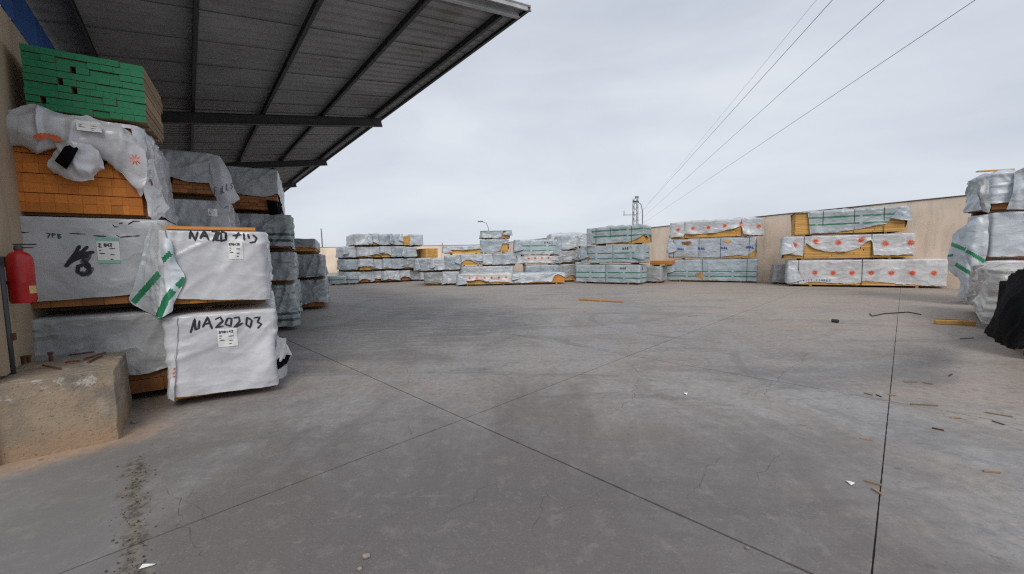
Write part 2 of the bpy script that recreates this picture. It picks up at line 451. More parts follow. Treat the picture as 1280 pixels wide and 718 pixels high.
    c = t.mix(t.math('MULTIPLY', t.step(scr, 0.62, 0.72), 0.13), c, (0.500, 0.462, 0.430))
    scr2 = t.noise(t.mapping(p, (18, 1.5, 1), (0, 0, math.radians(-52))), 1.0, 6, 0.7, 0.3)
    c = t.mix(t.math('MULTIPLY', t.step(scr2, 0.60, 0.70), 0.35), c, (0.142, 0.132, 0.130))
    c = t.mix(t.math('MULTIPLY', t.step(jd, 0.01, 0.085, True), 0.9), c, t.mix(t.step(fine, 0.4, 0.6), (0.074, 0.066, 0.057), (0.216, 0.182, 0.145)))
    n1 = t.bump(fine, 0.3, 0.004)
    n2 = t.bump(med, 0.2, 0.02, n1)
    t.set(c, t.math('MULTIPLY_ADD', med, -0.25, 0.78), n2, spec=0.35)
    MATS['concrete_ground'] = t.m
mat_ground()
mat_simple('soil_dark', (0.075, 0.066, 0.058), 0.95)
mat_simple('crack_dark', (0.10, 0.09, 0.085), 0.95, var=0.5, scale=12)

def mat_block():
    t = NT('block_concrete')
    p = t.n('ShaderNodeNewGeometry').outputs['Position']
    c = t.mix(t.step(t.noise(p, 2.3, 7, 0.65, 0.4), 0.35, 0.65), (0.175, 0.155, 0.130), (0.33, 0.25, 0.175))
    c = t.mix(t.math('MULTIPLY', t.step(t.noise(t.mapping(p, (4, 4, 1.2)), 1.4, 7, 0.7, 0.5), 0.55, 0.72), 0.6), c, (0.075, 0.062, 0.05))
    c = t.mix(t.math('MULTIPLY', t.step(t.noise(p, 5, 6, 0.6), 0.60, 0.70), 0.4), c, (0.42, 0.38, 0.33))
    sepb = t.n('ShaderNodeSeparateXYZ'); t.l(p, sepb.inputs[0])
    zb_ = t.math('ADD', sepb.outputs[2], t.math('MULTIPLY', t.math('SUBTRACT', t.noise(p, 4, 6, 0.65), 0.5), 0.35))
    c = t.mix(t.math('MULTIPLY', t.step(zb_, 0.08, 0.24, True), 0.7), c, (0.34, 0.225, 0.14))     # sandy splash at the foot
    c = t.mix(t.math('MULTIPLY', t.math('MULTIPLY', t.step(zb_, 0.50, 0.56), t.step(zb_, 0.60, 0.66, True)), t.step(t.noise(p, 11, 6, 0.7), 0.52, 0.60)), c, (0.42, 0.39, 0.34))   # lime streak
    pores = t.noise(p, 48, 4, 0.6)
    c = t.mix(t.math('MULTIPLY', t.step(pores, 0.60, 0.68), 0.6), c, (0.06, 0.05, 0.042))
    g = t.noise(p, 22, 8, 0.7)
    t.set(c, 0.92, t.bump(g, 0.9, 0.016))
    MATS['block_concrete'] = t.m
mat_block()

# ------------------------------------------------------------------ geometry helpers
def link(o, parent=None):
    COL.objects.link(o)
    if parent is not None:
        o.parent = parent
    return o

def mesh_obj(name, verts, faces, mat, parent=None, smooth=False, uvs=None):
    me = bpy.data.meshes.new(name)
    me.from_pydata([tuple(v) for v in verts], [], faces)
    if uvs is not None:
        ul = me.uv_layers.new(name='UVMap')
        i = 0
        for f in uvs:
            for q in f:
                ul.data[i].uv = q
                i += 1
    if smooth:
        me.polygons.foreach_set('use_smooth', [True] * len(me.polygons))
    for mm in (mat if isinstance(mat, (list, tuple)) else [mat]):
        me.materials.append(MATS[mm])
    me.update()
    return link(bpy.data.objects.new(name, me), parent)

def tag(o, label, cat, group=None, kind=None):
    if label: o['label'] = label
    if cat: o['category'] = cat
    if group: o['group'] = group
    if kind: o['kind'] = kind
    return o

def empty(name, loc, rz, label, cat, group=None):
    o = bpy.data.objects.new(name, None)
    o.empty_display_size = 0.1
    link(o)
    o.location = loc
    o.rotation_euler = (0, 0, rz)
    return tag(o, label, cat, group)

class MB:
    """collects boxes, tubes and lathes into one mesh"""
    def __init__(self): self.v, self.f, self.tone = [], [], []
    def box(self, c, s, M=None, tone=0.5):
        b = len(self.v)
        for dz in (-.5, .5):
            for dx, dy in ((-.5, -.5), (.5, -.5), (.5, .5), (-.5, .5)):
                q = Vector((c[0] + dx * s[0], c[1] + dy * s[1], c[2] + dz * s[2]))
                self.v.append(M @ q if M else q)
        for f in ((0, 3, 2, 1), (4, 5, 6, 7), (0, 1, 5, 4), (1, 2, 6, 5), (2, 3, 7, 6), (3, 0, 4, 7)):
            self.f.append(tuple(b + i for i in f)); self.tone.append(tone)
        return self
    def tube(self, pts, r, n=8, cap=True):
        pts = [Vector(p) for p in pts]
        rr = r if isinstance(r, (list, tuple)) else [r] * len(pts)
        b = len(self.v)
        prev = None
        for i, p in enumerate(pts):
            d = (pts[min(i + 1, len(pts) - 1)] - pts[max(i - 1, 0)]).normalized()
            a = Vector((0, 0, 1)) if abs(d.z) < 0.9 else Vector((1, 0, 0))
            if prev is not None and abs(prev.dot(d)) < 0.95: a = prev
            x = d.cross(a).normalized(); y = x.cross(d).normalized(); prev = y
            for k in range(n):
                t = 2 * math.pi * k / n
                self.v.append(p + (x * math.cos(t) + y * math.sin(t)) * rr[i])
        for i in range(len(pts) - 1):
            for k in range(n):
                self.f.append((b + i * n + k, b + i * n + (k + 1) % n, b + (i + 1) * n + (k + 1) % n, b + (i + 1) * n + k)); self.tone.append(.5)
        if cap:
            self.f.append(tuple(b + k for k in range(n))[::-1]); self.tone.append(.5)
            self.f.append(tuple(b + (len(pts) - 1) * n + k for k in range(n))); self.tone.append(.5)
        return self
    def build(self, name, mat, parent=None, smooth=False):
        o = mesh_obj(name, self.v, self.f, mat, parent, smooth)
        a = o.data.attributes.new('tone', 'FLOAT', 'FACE')
        a.data.foreach_set('value', self.tone)
        return o

def bevel(o, w, seg=2):
    bm = bmesh.new(); bm.from_mesh(o.data)
    bmesh.ops.bevel(bm, geom=list(bm.edges), offset=w, segments=seg, affect='EDGES', profile=0.5)
    bm.to_mesh(o.data); bm.free()
    return o

def lerp(a, b, t): return a + (b - a) * t
def sstep(a, b, x):
    t = max(0.0, min(1.0, (x - a) / (b - a))) if a != b else float(x > a)
    return t * t * (3 - 2 * t)
def curve(pts, u):
    if u <= pts[0][0]: return pts[0][1]
    for (a, va), (b, vb) in zip(pts, pts[1:]):
        if u <= b:
            t = (u - a) / max(1e-6, b - a)
            return lerp(va, vb, lerp(t, t * t * (3 - 2 * t), 0.25))
    return pts[-1][1]

class Plane:
    """upright plane through a ground point; bearing = direction left to right along its face"""
    def __init__(self, px, py=None, bearing=90.0):
        self.o = gnd(px, py) if py is not None else Vector((*px[:2], 0))
        b = math.radians(bearing)
        self.b = bearing
        self.f = Vector((math.sin(b), math.cos(b), 0))
        self.n = Vector((self.f.y, -self.f.x, 0))
        self.rz = math.atan2(self.f.y, self.f.x)
    def back(self, d):
        return Plane(tuple(self.o - self.n * d), None, self.b)
    def pt(self, x, y, off=0.0):
        r = ray(x, y)
        o = self.o + self.n * off
        return CAM + r * (self.n.dot(o - CAM) / self.n.dot(r))
    def sz(self, x, y):
        p = self.pt(x, y)
        return self.f.dot(p - self.o), p.z
    def at(self, s, z=0.0):
        q = self.o + self.f * s
        return Vector((q.x, q.y, z))

# --------------------------------------------------------------- wrapped timber packs
class Surf:
    """surface of a wrap: box W x L x H (front face at y=0) pushed outwards by folds"""
    def __init__(s, W, L, H, amp, seed, straps=(), th=0.5, fs=1.0, flare=0.0, off=0.015, lump=0.10):
        s.lump = lump
        s.W, s.L, s.H, s.amp, s.off, s.flare = W, L, H, amp, off, flare
        s.sd = Vector((seed * 7.31 % 50, seed * 3.77 % 50, seed * 1.93 % 50))
        s.straps, s.th, s.fs = straps, th, fs
    def disp(s, side, u, z, p):
        q = p + s.sd
        c, sn = math.cos(s.th), math.sin(s.th)
        k = s.fs
        a = noise.noise(q * 0.75 * k)
        w = noise.noise(q * 0.8 + Vector((5, 5, 5))) * 1.1
        g1 = 0.35 + 0.65 * sstep(-0.15, 0.3, noise.noise(q * 0.9 + Vector((1, 8, 2))))
        g2 = 0.25 + 0.75 * sstep(-0.05, 0.35, noise.noise(q * 1.1 + Vector((9, 3, 4))))
        r1 = noise.noise(Vector(((u * c + z * sn) * 0.7 * k, (-u * sn + z * c) * 3.4 * k + w, s.sd.x + q.y * 0.3)))
        r2 = noise.noise(Vector(((u * c - z * sn) * 3.8 * k + w, (u * sn + z * c) * 0.8 * k, s.sd.y)))
        r4 = noise.noise(Vector(((u * c + z * sn) * 1.6 * k + 4, (-u * sn + z * c) * 8.0 * k + w * 2, s.sd.z)))
        f1 = max(0.0, 1 - abs(r1) / 0.16) ** 1.3 * g1
        f2 = max(0.0, 1 - abs(r2) / 0.13) ** 1.3 * g2
        f4 = max(0.0, 1 - abs(r4) / 0.20) ** 1.3 * g1
        d = s.amp * (0.40 + 0.8 * a + 0.8 * f1 + 0.5 * f2 + 0.3 * f4)
        if s.lump > 0.0:
            d += s.amp * s.lump * (noise.noise(q * 4.5 * k) + 1.2 * max(0, 1 - abs(noise.noise(q * 3.1 * k + Vector((3, 1, 7)))) / 0.2))
        if side in (0, 2):
            for t in s.straps:
                d *= 0.25 + 0.75 * sstep(0.0, 0.28, abs(u - t))
        return max(0.0, d)
    def pos(s, side, u, z, extra=0.0):
        W, L = s.W, s.L
        if side == 0: p, n = Vector((-W / 2 + u, 0, z)), Vector((0, -1, 0))
        elif side == 1: p, n = Vector((W / 2, u, z)), Vector((1, 0, 0))
        elif side == 2: p, n = Vector((W / 2 - u, L, z)), Vector((0, 1, 0))
        else: p, n = Vector((-W / 2, L - u, z)), Vector((-1, 0, 0))
        return p + n * (s.off + s.disp(side, u, z, p) + extra)

def wrap(surf, mat, parent, res, hem, name='wrap', rnd=0.045, hemnoise=0.03, toplump=0.02, flare=0.0, skip=(), uvhem=0.0):
    """hem: {side: [(u_frac, z_frac)...]} height at which the wrap ends on each side"""
    W, L, H = surf.W, surf.L, surf.H
    lens = (W, L, W, L)
    per = []            # (side, u, t, nrm2d, base2d)
    t0 = 0.0
    for sd in range(4):
        n = max(4, int(lens[sd] / res))
        for i in range(n):
            per.append((sd, lens[sd] * i / n, t0 + lens[sd] * i / n))
        t0 += lens[sd]
    N = len(per)
    base_n = [Vector((0, -1, 0)), Vector((1, 0, 0)), Vector((0, 1, 0)), Vector((-1, 0, 0))]
    nz = max(5, int(H / res))
    verts, uvs = [], []
    def hem_z(sd, u):
        h = hem.get(sd, [(0, 0.02), (1, 0.02)])
        z = curve(h, u / lens[sd]) * H
        q = Vector((u * 2.3 + sd * 11, surf.sd.x, surf.sd.y))
        return max(-0.02, z + (noise.noise(q) * 0.7 + noise.noise(q * 3.1) * 0.4 + abs(noise.noise(q * 7.3)) * 0.5) * hemnoise)
    rings = []
    for j in range(nz + 1):
        ring = []
        for i, (sd, u, t) in enumerate(per):
            hz = hem_z(sd, u)
            v = j / nz
            z = lerp(H - rnd * 0.12, hz, v)
            W2, L2 = W, L
            if sd == 0: p = Vector((-W / 2 + u, 0, z))
            elif sd == 1: p = Vector((W / 2, u, z))
            elif sd == 2: p = Vector((W / 2 - u, L, z))
            else: p = Vector((-W / 2, L - u, z))
            n = base_n[sd].copy()
            if u < 1e-6:
                n = (base_n[sd] + base_n[(sd - 1) % 4]).normalized()
            d = surf.off + surf.disp(sd, u, z, p)
            edge = min(u, lens[sd] - u)
            d += -0.012 * (1 - sstep(0, 0.06, edge))
            if j == 0: d -= rnd * 0.2
            fl = flare * sstep(0.45, 1.0, v) * (0.55 + 0.45 * math.sin(t * 7.0 + surf.sd.z + 2 * noise.noise(p * 1.3)))
            q = p + n * (d + fl)
            verts.append(q); ring.append(len(verts) - 1); uvs.append((t, z - uvhem * (hz - 0.3 * H)))
        rings.append(ring)
    faces, fuv = [], []
    T = 2 * (W + L)
    for j in range(nz):
        for i in range(N):
            a, b = rings[j][i], rings[j][(i + 1) % N]
            c, d = rings[j + 1][(i + 1) % N], rings[j + 1][i]
            if per[i][0] in skip: continue
            faces.append((a, d, c, b))
            ub = per[i + 1][2] if i + 1 < N else T
            fuv.append(((uvs[a][0], uvs[a][1]), (uvs[d][0], uvs[d][1]), (ub, uvs[c][1]), (ub, uvs[b][1])))
    prev = rings[0]
    K = 6
    for k in range(1, K + 1):
        s = 1 - k / K
        ring = []
        if k < K:
            for i, (sd, u, t) in enumerate(per):
                b = verts[rings[0][i]]
                sx = s if k > 1 else 1 - 0.05 / max(W, .3)
                x = b.x * (1 - (k / K) ** 1.0)
                y = L / 2 + (b.y - L / 2) * (1 - (k / K) ** 1.0)
                q = Vector((x, y, H))
                z = H + 0.006 + toplump * (0.5 + noise.noise(q * 2.2 + surf.sd) + 0.6 * noise.noise(q * 5 + surf.sd))
                verts.append(Vector((x, y, max(H + 0.003, z)))); ring.append(len(verts) - 1); uvs.append((t, H + k * 0.1))
            for i in range(N):
                a, b, c, d = prev[i], prev[(i + 1) % N], ring[(i + 1) % N], ring[i]
                ub = per[i + 1][2] if i + 1 < N else T
                faces.append((a, b, c, d)); fuv.append(((uvs[a][0], uvs[a][1]), (ub, uvs[b][1]), (ub, uvs[c][1]), (uvs[d][0], uvs[d][1])))
            prev = ring
        else:
            verts.append(Vector((0, L / 2, H + 0.01 + toplump * 0.5))); ci = len(verts) - 1
            for i in range(N):
                faces.append((prev[i], prev[(i + 1) % N], ci)); fuv.append(((0, H + .6), (0.05, H + .6), (0, H + .7)))
    o = mesh_obj(name, verts, faces, mat, parent, True, fuv)
    return o

def timber(W, L, H, along, mat, parent, rng, th=0.075, wd=0.16, jag=0.02, inset=0.0, name='timber'):
    """a stack of boards as real boxes joined into one part"""
    mb = MB()
    nr = max(3, int(round(H / th)))
    hh = H / nr
    for r in range(nr):
        if along == 'y':                 # board ends face the front
            x = -W / 2
            while x < W / 2 - 0.03:
                w = wd * rng.uniform(0.8, 1.3)
                if x + w > W / 2 - 0.05: w = W / 2 - x
                j0, j1 = rng.uniform(0, jag), rng.uniform(0, jag)
                mb.box((x + w / 2, L / 2 + (j0 - j1) / 2, r * hh + hh / 2), (w - 0.004, L - j0 - j1, hh - 0.005), tone=rng.random())
                x += w
        else:
            for y in (0.06, L - 0.06):   # outer boards seen from the sides
                k = 1 if W < 2.5 else 2
                xs = [-W / 2] + sorted(rng.uniform(-W / 3, W / 3) for _ in range(k - 1)) + [W / 2]
                for a, b in zip(xs, xs[1:]):
                    j0, j1 = rng.uniform(0, jag), rng.uniform(0, jag)
                    jj = rng.uniform(0, 0.008)
                    mb.box(((a + b) / 2, y, r * hh + hh / 2), (b - a - j0 - j1, 0.12 - jj, hh - 0.006), tone=rng.random())
            y = 0.12
            while y < L - 0.13:
                w = min(wd, L - 0.12 - y)
                j0, j1 = rng.uniform(0, jag * 1.5), rng.uniform(0, jag * 1.5)
                mb.box((0, y + w / 2, r * hh + hh / 2), (W - j0 - j1, w - 0.004, hh - 0.005), tone=rng.random())
                y += w
    o = mb.build(name, mat, parent)
    o['kind'] = 'stuff'
    return o

def strap_ring(surf, u, parent, z0=0.0, w=0.02, mat='strap_dark', lift=0.012):
    """a band round the pack at front position u, lying on the wrap"""
    W, L, H = surf.W, surf.L, surf.H
    path = []
    n = 10
    for i in range(n + 1):
        z = lerp(z0, H, i / n)
        p = surf.pos(0, u, z, lift); path.append((p, Vector((0, -1, 0))))
    for i in range(1, 5):
        path.append((Vector((-W / 2 + u, L * i / 5, H + 0.035)), Vector((0, 0, 1))))
    for i in range(n + 1):
        z = lerp(H, z0, i / n)
        p = surf.pos(2, W - u, z, lift); path.append((p, Vector((0, 1, 0))))
    v, f = [], []
    for p, nn in path:
        v += [p + Vector((-w / 2, 0, 0)), p + Vector((w / 2, 0, 0)), p + Vector((w / 2, 0, 0)) + nn * 0.003, p + Vector((-w / 2, 0, 0)) + nn * 0.003]
    for i in range(len(path) - 1):
        a, b = 4 * i, 4 * i + 4
        for k in range(4):
            f.append((a + k, a + (k + 1) % 4, b + (k + 1) % 4, b + k))
    return mesh_obj('strap', v, f, mat, parent)

# stroke alphabet on a 0..1 square
FONT = {
 'N': [[(0, 0), (.04, 1), (.75, .05), (.82, 1)]], 'A': [[(0, 0), (.42, 1), (.85, 0)], [(.15, .38), (.7, .4)]],
 'Z': [[(0, .95), (.8, 1), (.05, .05), (.85, .08)]], '2': [[(.05, .75), (.3, 1), (.7, .9), (.65, .55), (.05, .05), (.85, .1)]],
 '0': [[(.4, 1), (.08, .7), (.1, .25), (.4, 0), (.75, .25), (.75, .75), (.4, 1)]], '7': [[(.05, .95), (.8, 1), (.35, 0)]],
 'T': [[(.0, .7), (.8, .78)], [(.45, 1), (.25, .1)]],
 '3': [[(.1, .95), (.65, 1), (.45, .6), (.75, .35), (.5, 0), (.05, .1)]], 'U': [[(.05, 1), (.1, .2), (.4, 0), (.7, .2), (.75, 1)]],
 '6': [[(.7, .95), (.25, .7), (.1, .25), (.4, 0), (.7, .25), (.45, .5), (.12, .3)]], '1': [[(.4, 1), (.45, 0)]],
 'H': [[(0, 0), (.03, 1)], [(.7, 0), (.75, 1)], [(0, .5), (.72, .52)]], 'L': [[(.05, 1), (0, 0), (.65, .03)]],
 'M': [[(0, 0), (.08, 1), (.42, .35), (.78, 1), (.85, 0)]], 'B': [[(.05, 0), (.05, 1), (.6, .85), (.1, .52), (.7, .3), (.05, 0)]],
 'P': [[(.05, 0), (.05, 1), (.7, .82), (.1, .5)]], '8': [[(.4, .52), (.1, .78), (.4, 1), (.7, .78), (.4, .52), (.05, .25), (.4, 0), (.75, .25), (.4, .52)]],
 '9': [[(.7, .65), (.3, .5), (.1, .8), (.5, 1), (.72, .7), (.55, 0)]], '4': [[(.6, 0), (.6, 1), (.05, .35), (.85, .35)]],
 'S': [[(.75, .85), (.4, 1), (.1, .75), (.65, .35), (.4, 0), (.05, .12)]], 'E': [[(.7, 1), (.05, 1), (.05, 0), (.7, 0)], [(.05, .52), (.55, .52)]],
 'I': [[(.4, 1), (.4, 0)]], 'W': [[(0, 1), (.2, 0), (.42, .6), (.62, 0), (.85, 1)]], 'C': [[(.75, .85), (.4, 1), (.05, .5), (.4, 0), (.75, .15)]],
 'R': [[(.05, 0), (.05, 1), (.65, .8), (.1, .5), (.75, 0)]], 'O': [[(.4, 1), (.05, .5), (.4, 0), (.8, .5), (.4, 1)]], 'F': [[(.7, 1), (.05, 1), (.05, 0)], [(.05, .52), (.55, .52)]],
 'G': [[(.75, .85), (.4, 1), (.05, .5), (.4, 0), (.75, .2), (.75, .45), (.45, .45)]], '-': [[(.1, .5), (.7, .5)]], '.': [[(.3, 0), (.42, .02)]], ' ': []}

def text_strokes(txt, x, z, cw, ch, gap=0.25, jitter=0.0, slope=0.0, rng=random):
    out = []
    for i, c in enumerate(txt):
        ox = x + i * cw * (1 + gap)
        oz = z + (ox - x) * slope + rng.uniform(-jitter, jitter) * ch
        sh = rng.uniform(-jitter, jitter)
        for st in FONT.get(c, []):
            out.append([(ox + a * cw + b * sh * cw, oz + b * ch) for a, b in st])
    return out

def ribbon(surf, side, strokes, width, mat, parent, name='lettering', lift=0.004, rng=random, wob=0.25):
    v, f = [], []
    for st in strokes:
        pts = []
        for (a, b), (c, d) in zip(st, st[1:]):
            n = max(2, int(math.hypot(c - a, d - b) / 0.02))
            for i in range(n): pts.append((lerp(a, c, i / n), lerp(b, d, i / n)))
        pts.append(st[-1])
        ph = rng.uniform(0, 9)
        for i, (a, b) in enumerate(pts):
            p0, p1 = pts[max(0, i - 1)], pts[min(len(pts) - 1, i + 1)]
            dx, dz = p1[0] - p0[0], p1[1] - p0[1]
            l = math.hypot(dx, dz) or 1
            w = width * (1 + wob * noise.noise(Vector((i * 0.5, ph, 0)))) * 0.5
            if i in (0, len(pts) - 1): w *= 0.6
            nx, nz = -dz / l * w, dx / l * w
            k = len(v)
            v.append(surf.pos(side, a + nx, b + nz, lift)); v.append(surf.pos(side, a - nx, b - nz, lift))
            if i: f.append((k - 2, k, k + 1, k - 1))
    o = mesh_obj(name, v, f, mat, parent)
    o['kind'] = 'stuff'
    return o

def patch(surf, side, u0, u1, z0, z1, mat, parent, name, lift=0.004, tilt=0.0, n=8, poly=None):
    v, f = [], []
    for j in range(n + 1):
        for i in range(n + 1):
            u = lerp(u0, u1, i / n) + tilt * (j / n - .5) * (z1 - z0)
            z = lerp(z0, z1, j / n) - tilt * (i / n - .5) * (u1 - u0)
            v.append(surf.pos(side, u, z, lift))
    for j in range(n):
        for i in range(n):
            a = j * (n + 1) + i
            f.append((a, a + 1, a + n + 2, a + n + 1))
    return mesh_obj(name, v, f, mat, parent, True)

def torn(surf, u, z, ru, rz_, mat, parent, seed=0, lift=0.02):
    """ragged tear: an irregular fan lying on the wrap"""
    v = [surf.pos(0, u, z, lift)]
    n = 22
    for k in range(n):
        t = 2 * math.pi * k / n
        q = 0.55 + 0.6 * abs(noise.noise(Vector((math.cos(t) * 1.7 + seed, math.sin(t) * 1.7, seed)))) + 0.35 * noise.noise(Vector((t * 3, seed, 1)))
        v.append(surf.pos(0, u + math.cos(t) * ru * q, z + math.sin(t) * rz_ * q, lift))
    return mesh_obj('torn_hole', v, [(0, 1 + k, 1 + (k + 1) % n) for k in range(n)], mat, parent)
def label_sheet(surf, side, u0, u1, z0, z1, parent, number=None, green=False, rng=random):
    lab = patch(surf, side, u0, u1, z0, z1, 'paper', parent, 'paper_label', 0.005)
    w, h = u1 - u0, z1 - z0
    if green:
        patch(surf, side, u0, u1, z1 - h * 0.14, z1, 'paper_green', lab, 'printed_band', 0.008)
        patch(surf, side, u0, u1, z0, z0 + h * 0.12, 'paper_green', lab, 'printed_band', 0.008)
    st = []
    if number:
        st += text_strokes(number, u0 + w * .08, z1 - h * (.36 if green else .24), w * .1, h * .13, 0.25, rng=rng)
    for k, (a, b) in enumerate(((.38, .5), (.38, .85), (.5, .35), (.62, .7), (.62, .9), (.8, .45))):
        zz = z1 - h * a - h * .05 * (k % 2)
        x0 = u0 + w * (.08 if k % 2 == 0 else .55)
        st.append([(x0, zz), (x0 + w * .3 * b, zz)])
    ribbon(surf, side, st, min(0.012, h * .05), 'print_dark', lab, 'label_print', 0.008, rng)
    return lab

def sheet(name, ctrl, mat, parent, nu=30, nv=30, amp=0.02, freq=4.0, seed=0, uvscale=1.0, ridge=1.0):
    """draped cloth from a grid of world control points (rows top to bottom)"""
    R, Cn = len(ctrl), len(ctrl[0])
    def cr(a, b, c, d, t):
        return 0.5 * ((2 * b) + (c - a) * t + (2 * a - 5 * b + 4 * c - d) * t * t + (3 * b - a - 3 * c + d) * t ** 3)
    def ev(u, v):
        def row(r):
            x = u * (Cn - 1); i = min(int(x), Cn - 2); t = x - i
            g = lambda k: ctrl[r][max(0, min(Cn - 1, k))]
            return cr(g(i - 1), g(i), g(i + 1), g(i + 2), t)
        x = v * (R - 1); i = min(int(x), R - 2); t = x - i
        g = lambda k: row(max(0, min(R - 1, k)))
        return cr(g(i - 1), g(i), g(i + 1), g(i + 2), t)
    P = [[ev(i / nu, j / nv) for i in range(nu + 1)] for j in range(nv + 1)]
    inv = parent.matrix_basis.inverted() if parent is not None else Matrix()
    v, f, uv = [], [], []
    wid = (ctrl[0][0] - ctrl[0][-1]).length * uvscale; hgt = (ctrl[0][0] - ctrl[-1][0]).length * uvscale
    for j in range(nv + 1):
        for i in range(nu + 1):
            p = P[j][i]
            du = P[j][min(nu, i + 1)] - P[j][max(0, i - 1)]
            dv = P[min(nv, j + 1)][i] - P[max(0, j - 1)][i]
            n = dv.cross(du)
            n = n.normalized() if n.length > 1e-9 else Vector((0, -1, 0))
            q = p * freq + Vector((seed * 3.1, seed * 1.7, seed))
            r = noise.noise(Vector((q.x, q.y, q.z * 0.45)))
            a = amp * (0.6 * noise.noise(q * 0.6) + ridge * (max(0, 1 - abs(r) / 0.25) ** 1.5) * 0.8 + 0.3 * noise.noise(q * 2.1))
            v.append(inv @ (p + n * a))
    W1 = nu + 1
    for j in range(nv):
        for i in range(nu):
            a = j * W1 + i
            f.append((a, a + W1, a + W1 + 1, a + 1))
            q = lambda ii, jj: (ii / nu * wid, (1 - jj / nv) * hgt)
            uv.append((q(i, j), q(i, j + 1), q(i + 1, j + 1), q(i + 1, j)))
    return mesh_obj(name, v, f, mat, parent, True, uv)

def blob(name, c, r, mat, parent, seed=0, amp=0.35, freq=3.0, sub=4):
    bm = bmesh.new()
    bmesh.ops.create_icosphere(bm, subdivisions=sub, radius=1.0)
    inv = parent.matrix_basis.inverted() if parent is not None else Matrix()
    for q in bm.verts:
        d = q.co.normalized()
        s = d * freq + Vector((seed * 2.3, seed, 1))
        k = 1 + amp * (noise.noise(s) + 0.7 * max(0, 1 - abs(noise.noise(s * 1.7)) / 0.25) - .3 + .4 * noise.noise(s * 3))
        q.co = inv @ (Vector(c) + Vector((d.x * r[0], d.y * r[1], d.z * r[2])) * k)
    me = bpy.data.meshes.new(name); bm.to_mesh(me); bm.free()
    me.polygons.foreach_set('use_smooth', [True] * len(me.polygons))
    me.materials.append(MATS[mat])
    return link(bpy.data.objects.new(name, me), parent)

def corner_flap(root, surf, bh, sgn, mat, rg, drop=0.7):
    W, H = surf.W, surf.H
    M = root.matrix_basis
    w = min(0.5, W * rg.uniform(.2, .4)); out = rg.uniform(.05, .16)
    rows = []
    for k in range(5):
        v = k / 4
        z = bh + H * (1 - v * drop) + (0.0 if k else 0.01)
        o_ = surf.off + surf.amp * 1.3 + 0.02
        rows.append([M @ Vector(q) for q in ((sgn * (W / 2 - w * (.35 + .65 * v)), -o_, z + v * .10 * H), (sgn * (W / 2 - w * .4 * v), -o_ - out * v * .6, z),
             (sgn * (W / 2 + o_ * .6 + out * v * .5), -o_ * .6 - out * v * .4, z - .04 * v), (sgn * (W / 2 + o_ + out * v * .3), .1 + .25 * v, z + .12 * v * H))])
    if sgn > 0: pass
    else: rows = [r_[::-1] for r_ in rows]
    return sheet('corner_flap', rows, mat, root, 14, 16, .035, 5, rg.uniform(0, 90))
PACK_N = [0]
def pack(pl, x0, x1, yt, z0, L, label, group, mat='tarp_grey', wood='wood_orange', along='y', hem=None, straps=(), amp=0.02, res=0.06,
         back=0.0, flare=0.0, seed=None, rest=True, H=None, s01=None, bearer=True, fs=1.0, th=0.5, hemnoise=0.03, toplump=0.02,
         lump=0.08, flaps=0.0, uvhem=0.0, core=True, board_th=0.075, board_wd=0.16, name='timber_pack', skip=(), jag=0.02, inset_l=0.0, inset_r=0.0, yaw=0.0):
    """one wrapped pack; x0,x1,yt are photo pixels of its front face, z0 the height it rests at"""
    PACK_N[0] += 1
    seed = seed if seed is not None else PACK_N[0]
    rng = random.Random(seed * 17 + 3)
    p = pl.back(back) if back else pl
    if s01: sa, sb = s01
    else:
        zm = z0 + 0.5
        ym = yt + 8
        sa, sb = p.sz(x0, ym)[0], p.sz(x1, ym)[0]
    if H is None:
        H = p.sz((x0 + x1) / 2, yt)[1] - z0
    W = sb - sa
    bh = 0.09 if bearer else 0.0
    H = max(0.3, H)
    loc = p.at((sa + sb) / 2, z0)
    root = empty(name, loc, p.rz + yaw, label, 'timber pack', group)
    Hc = H - bh
    up = empty_off = None
    surf = Surf(W, L, Hc, amp, seed, straps=[q * W for q in straps], fs=fs, th=th, lump=lump)
    objs = []
    if core:
        objs.append(timber(W - inset_l - inset_r, L, Hc - 0.02, along, wood, root, rng, board_th, board_wd, jag))
        objs[-1].location.x = (inset_l - inset_r) / 2
    if mat:
        objs.append(wrap(surf, mat, root, res, hem or {}, hemnoise=hemnoise, toplump=toplump, flare=flare, skip=skip, uvhem=uvhem))
    for q in straps:
        objs.append(strap_ring(surf, q * W, root))
    for o in objs: o.location.z = bh
    if flaps and mat:
        rf = random.Random(seed * 5 + 1)
        fm_ = mat if not mat.startswith('tarp_s') or mat in ('tarp_slate',) else ('tarp_pale_b' if 'stripe' in mat else 'tarp_far')
        for sg in (-1, 1):
            if rf.random() < flaps: corner_flap(root, surf, bh, sg, fm_, rf, rf.uniform(.5, 1.0))
    if bearer:
        pos = (0.16, 0.84)
        for q in pos:
            mb = MB()
            if along == 'y': mb.box((0, L * q, bh / 2), (W * 0.98, 0.09, bh), tone=rng.random())
            else: mb.box((-W / 2 + W * q, L / 2, bh / 2), (0.09, L * 0.98, bh), tone=rng.random())
            mb.build('bearer', 'wood_grey', root)
    root['_top'] = z0 + H
    del root['_top']
    return root, surf, z0 + H, bh

def lift(o, bh):
    o.location.z = bh
    return o

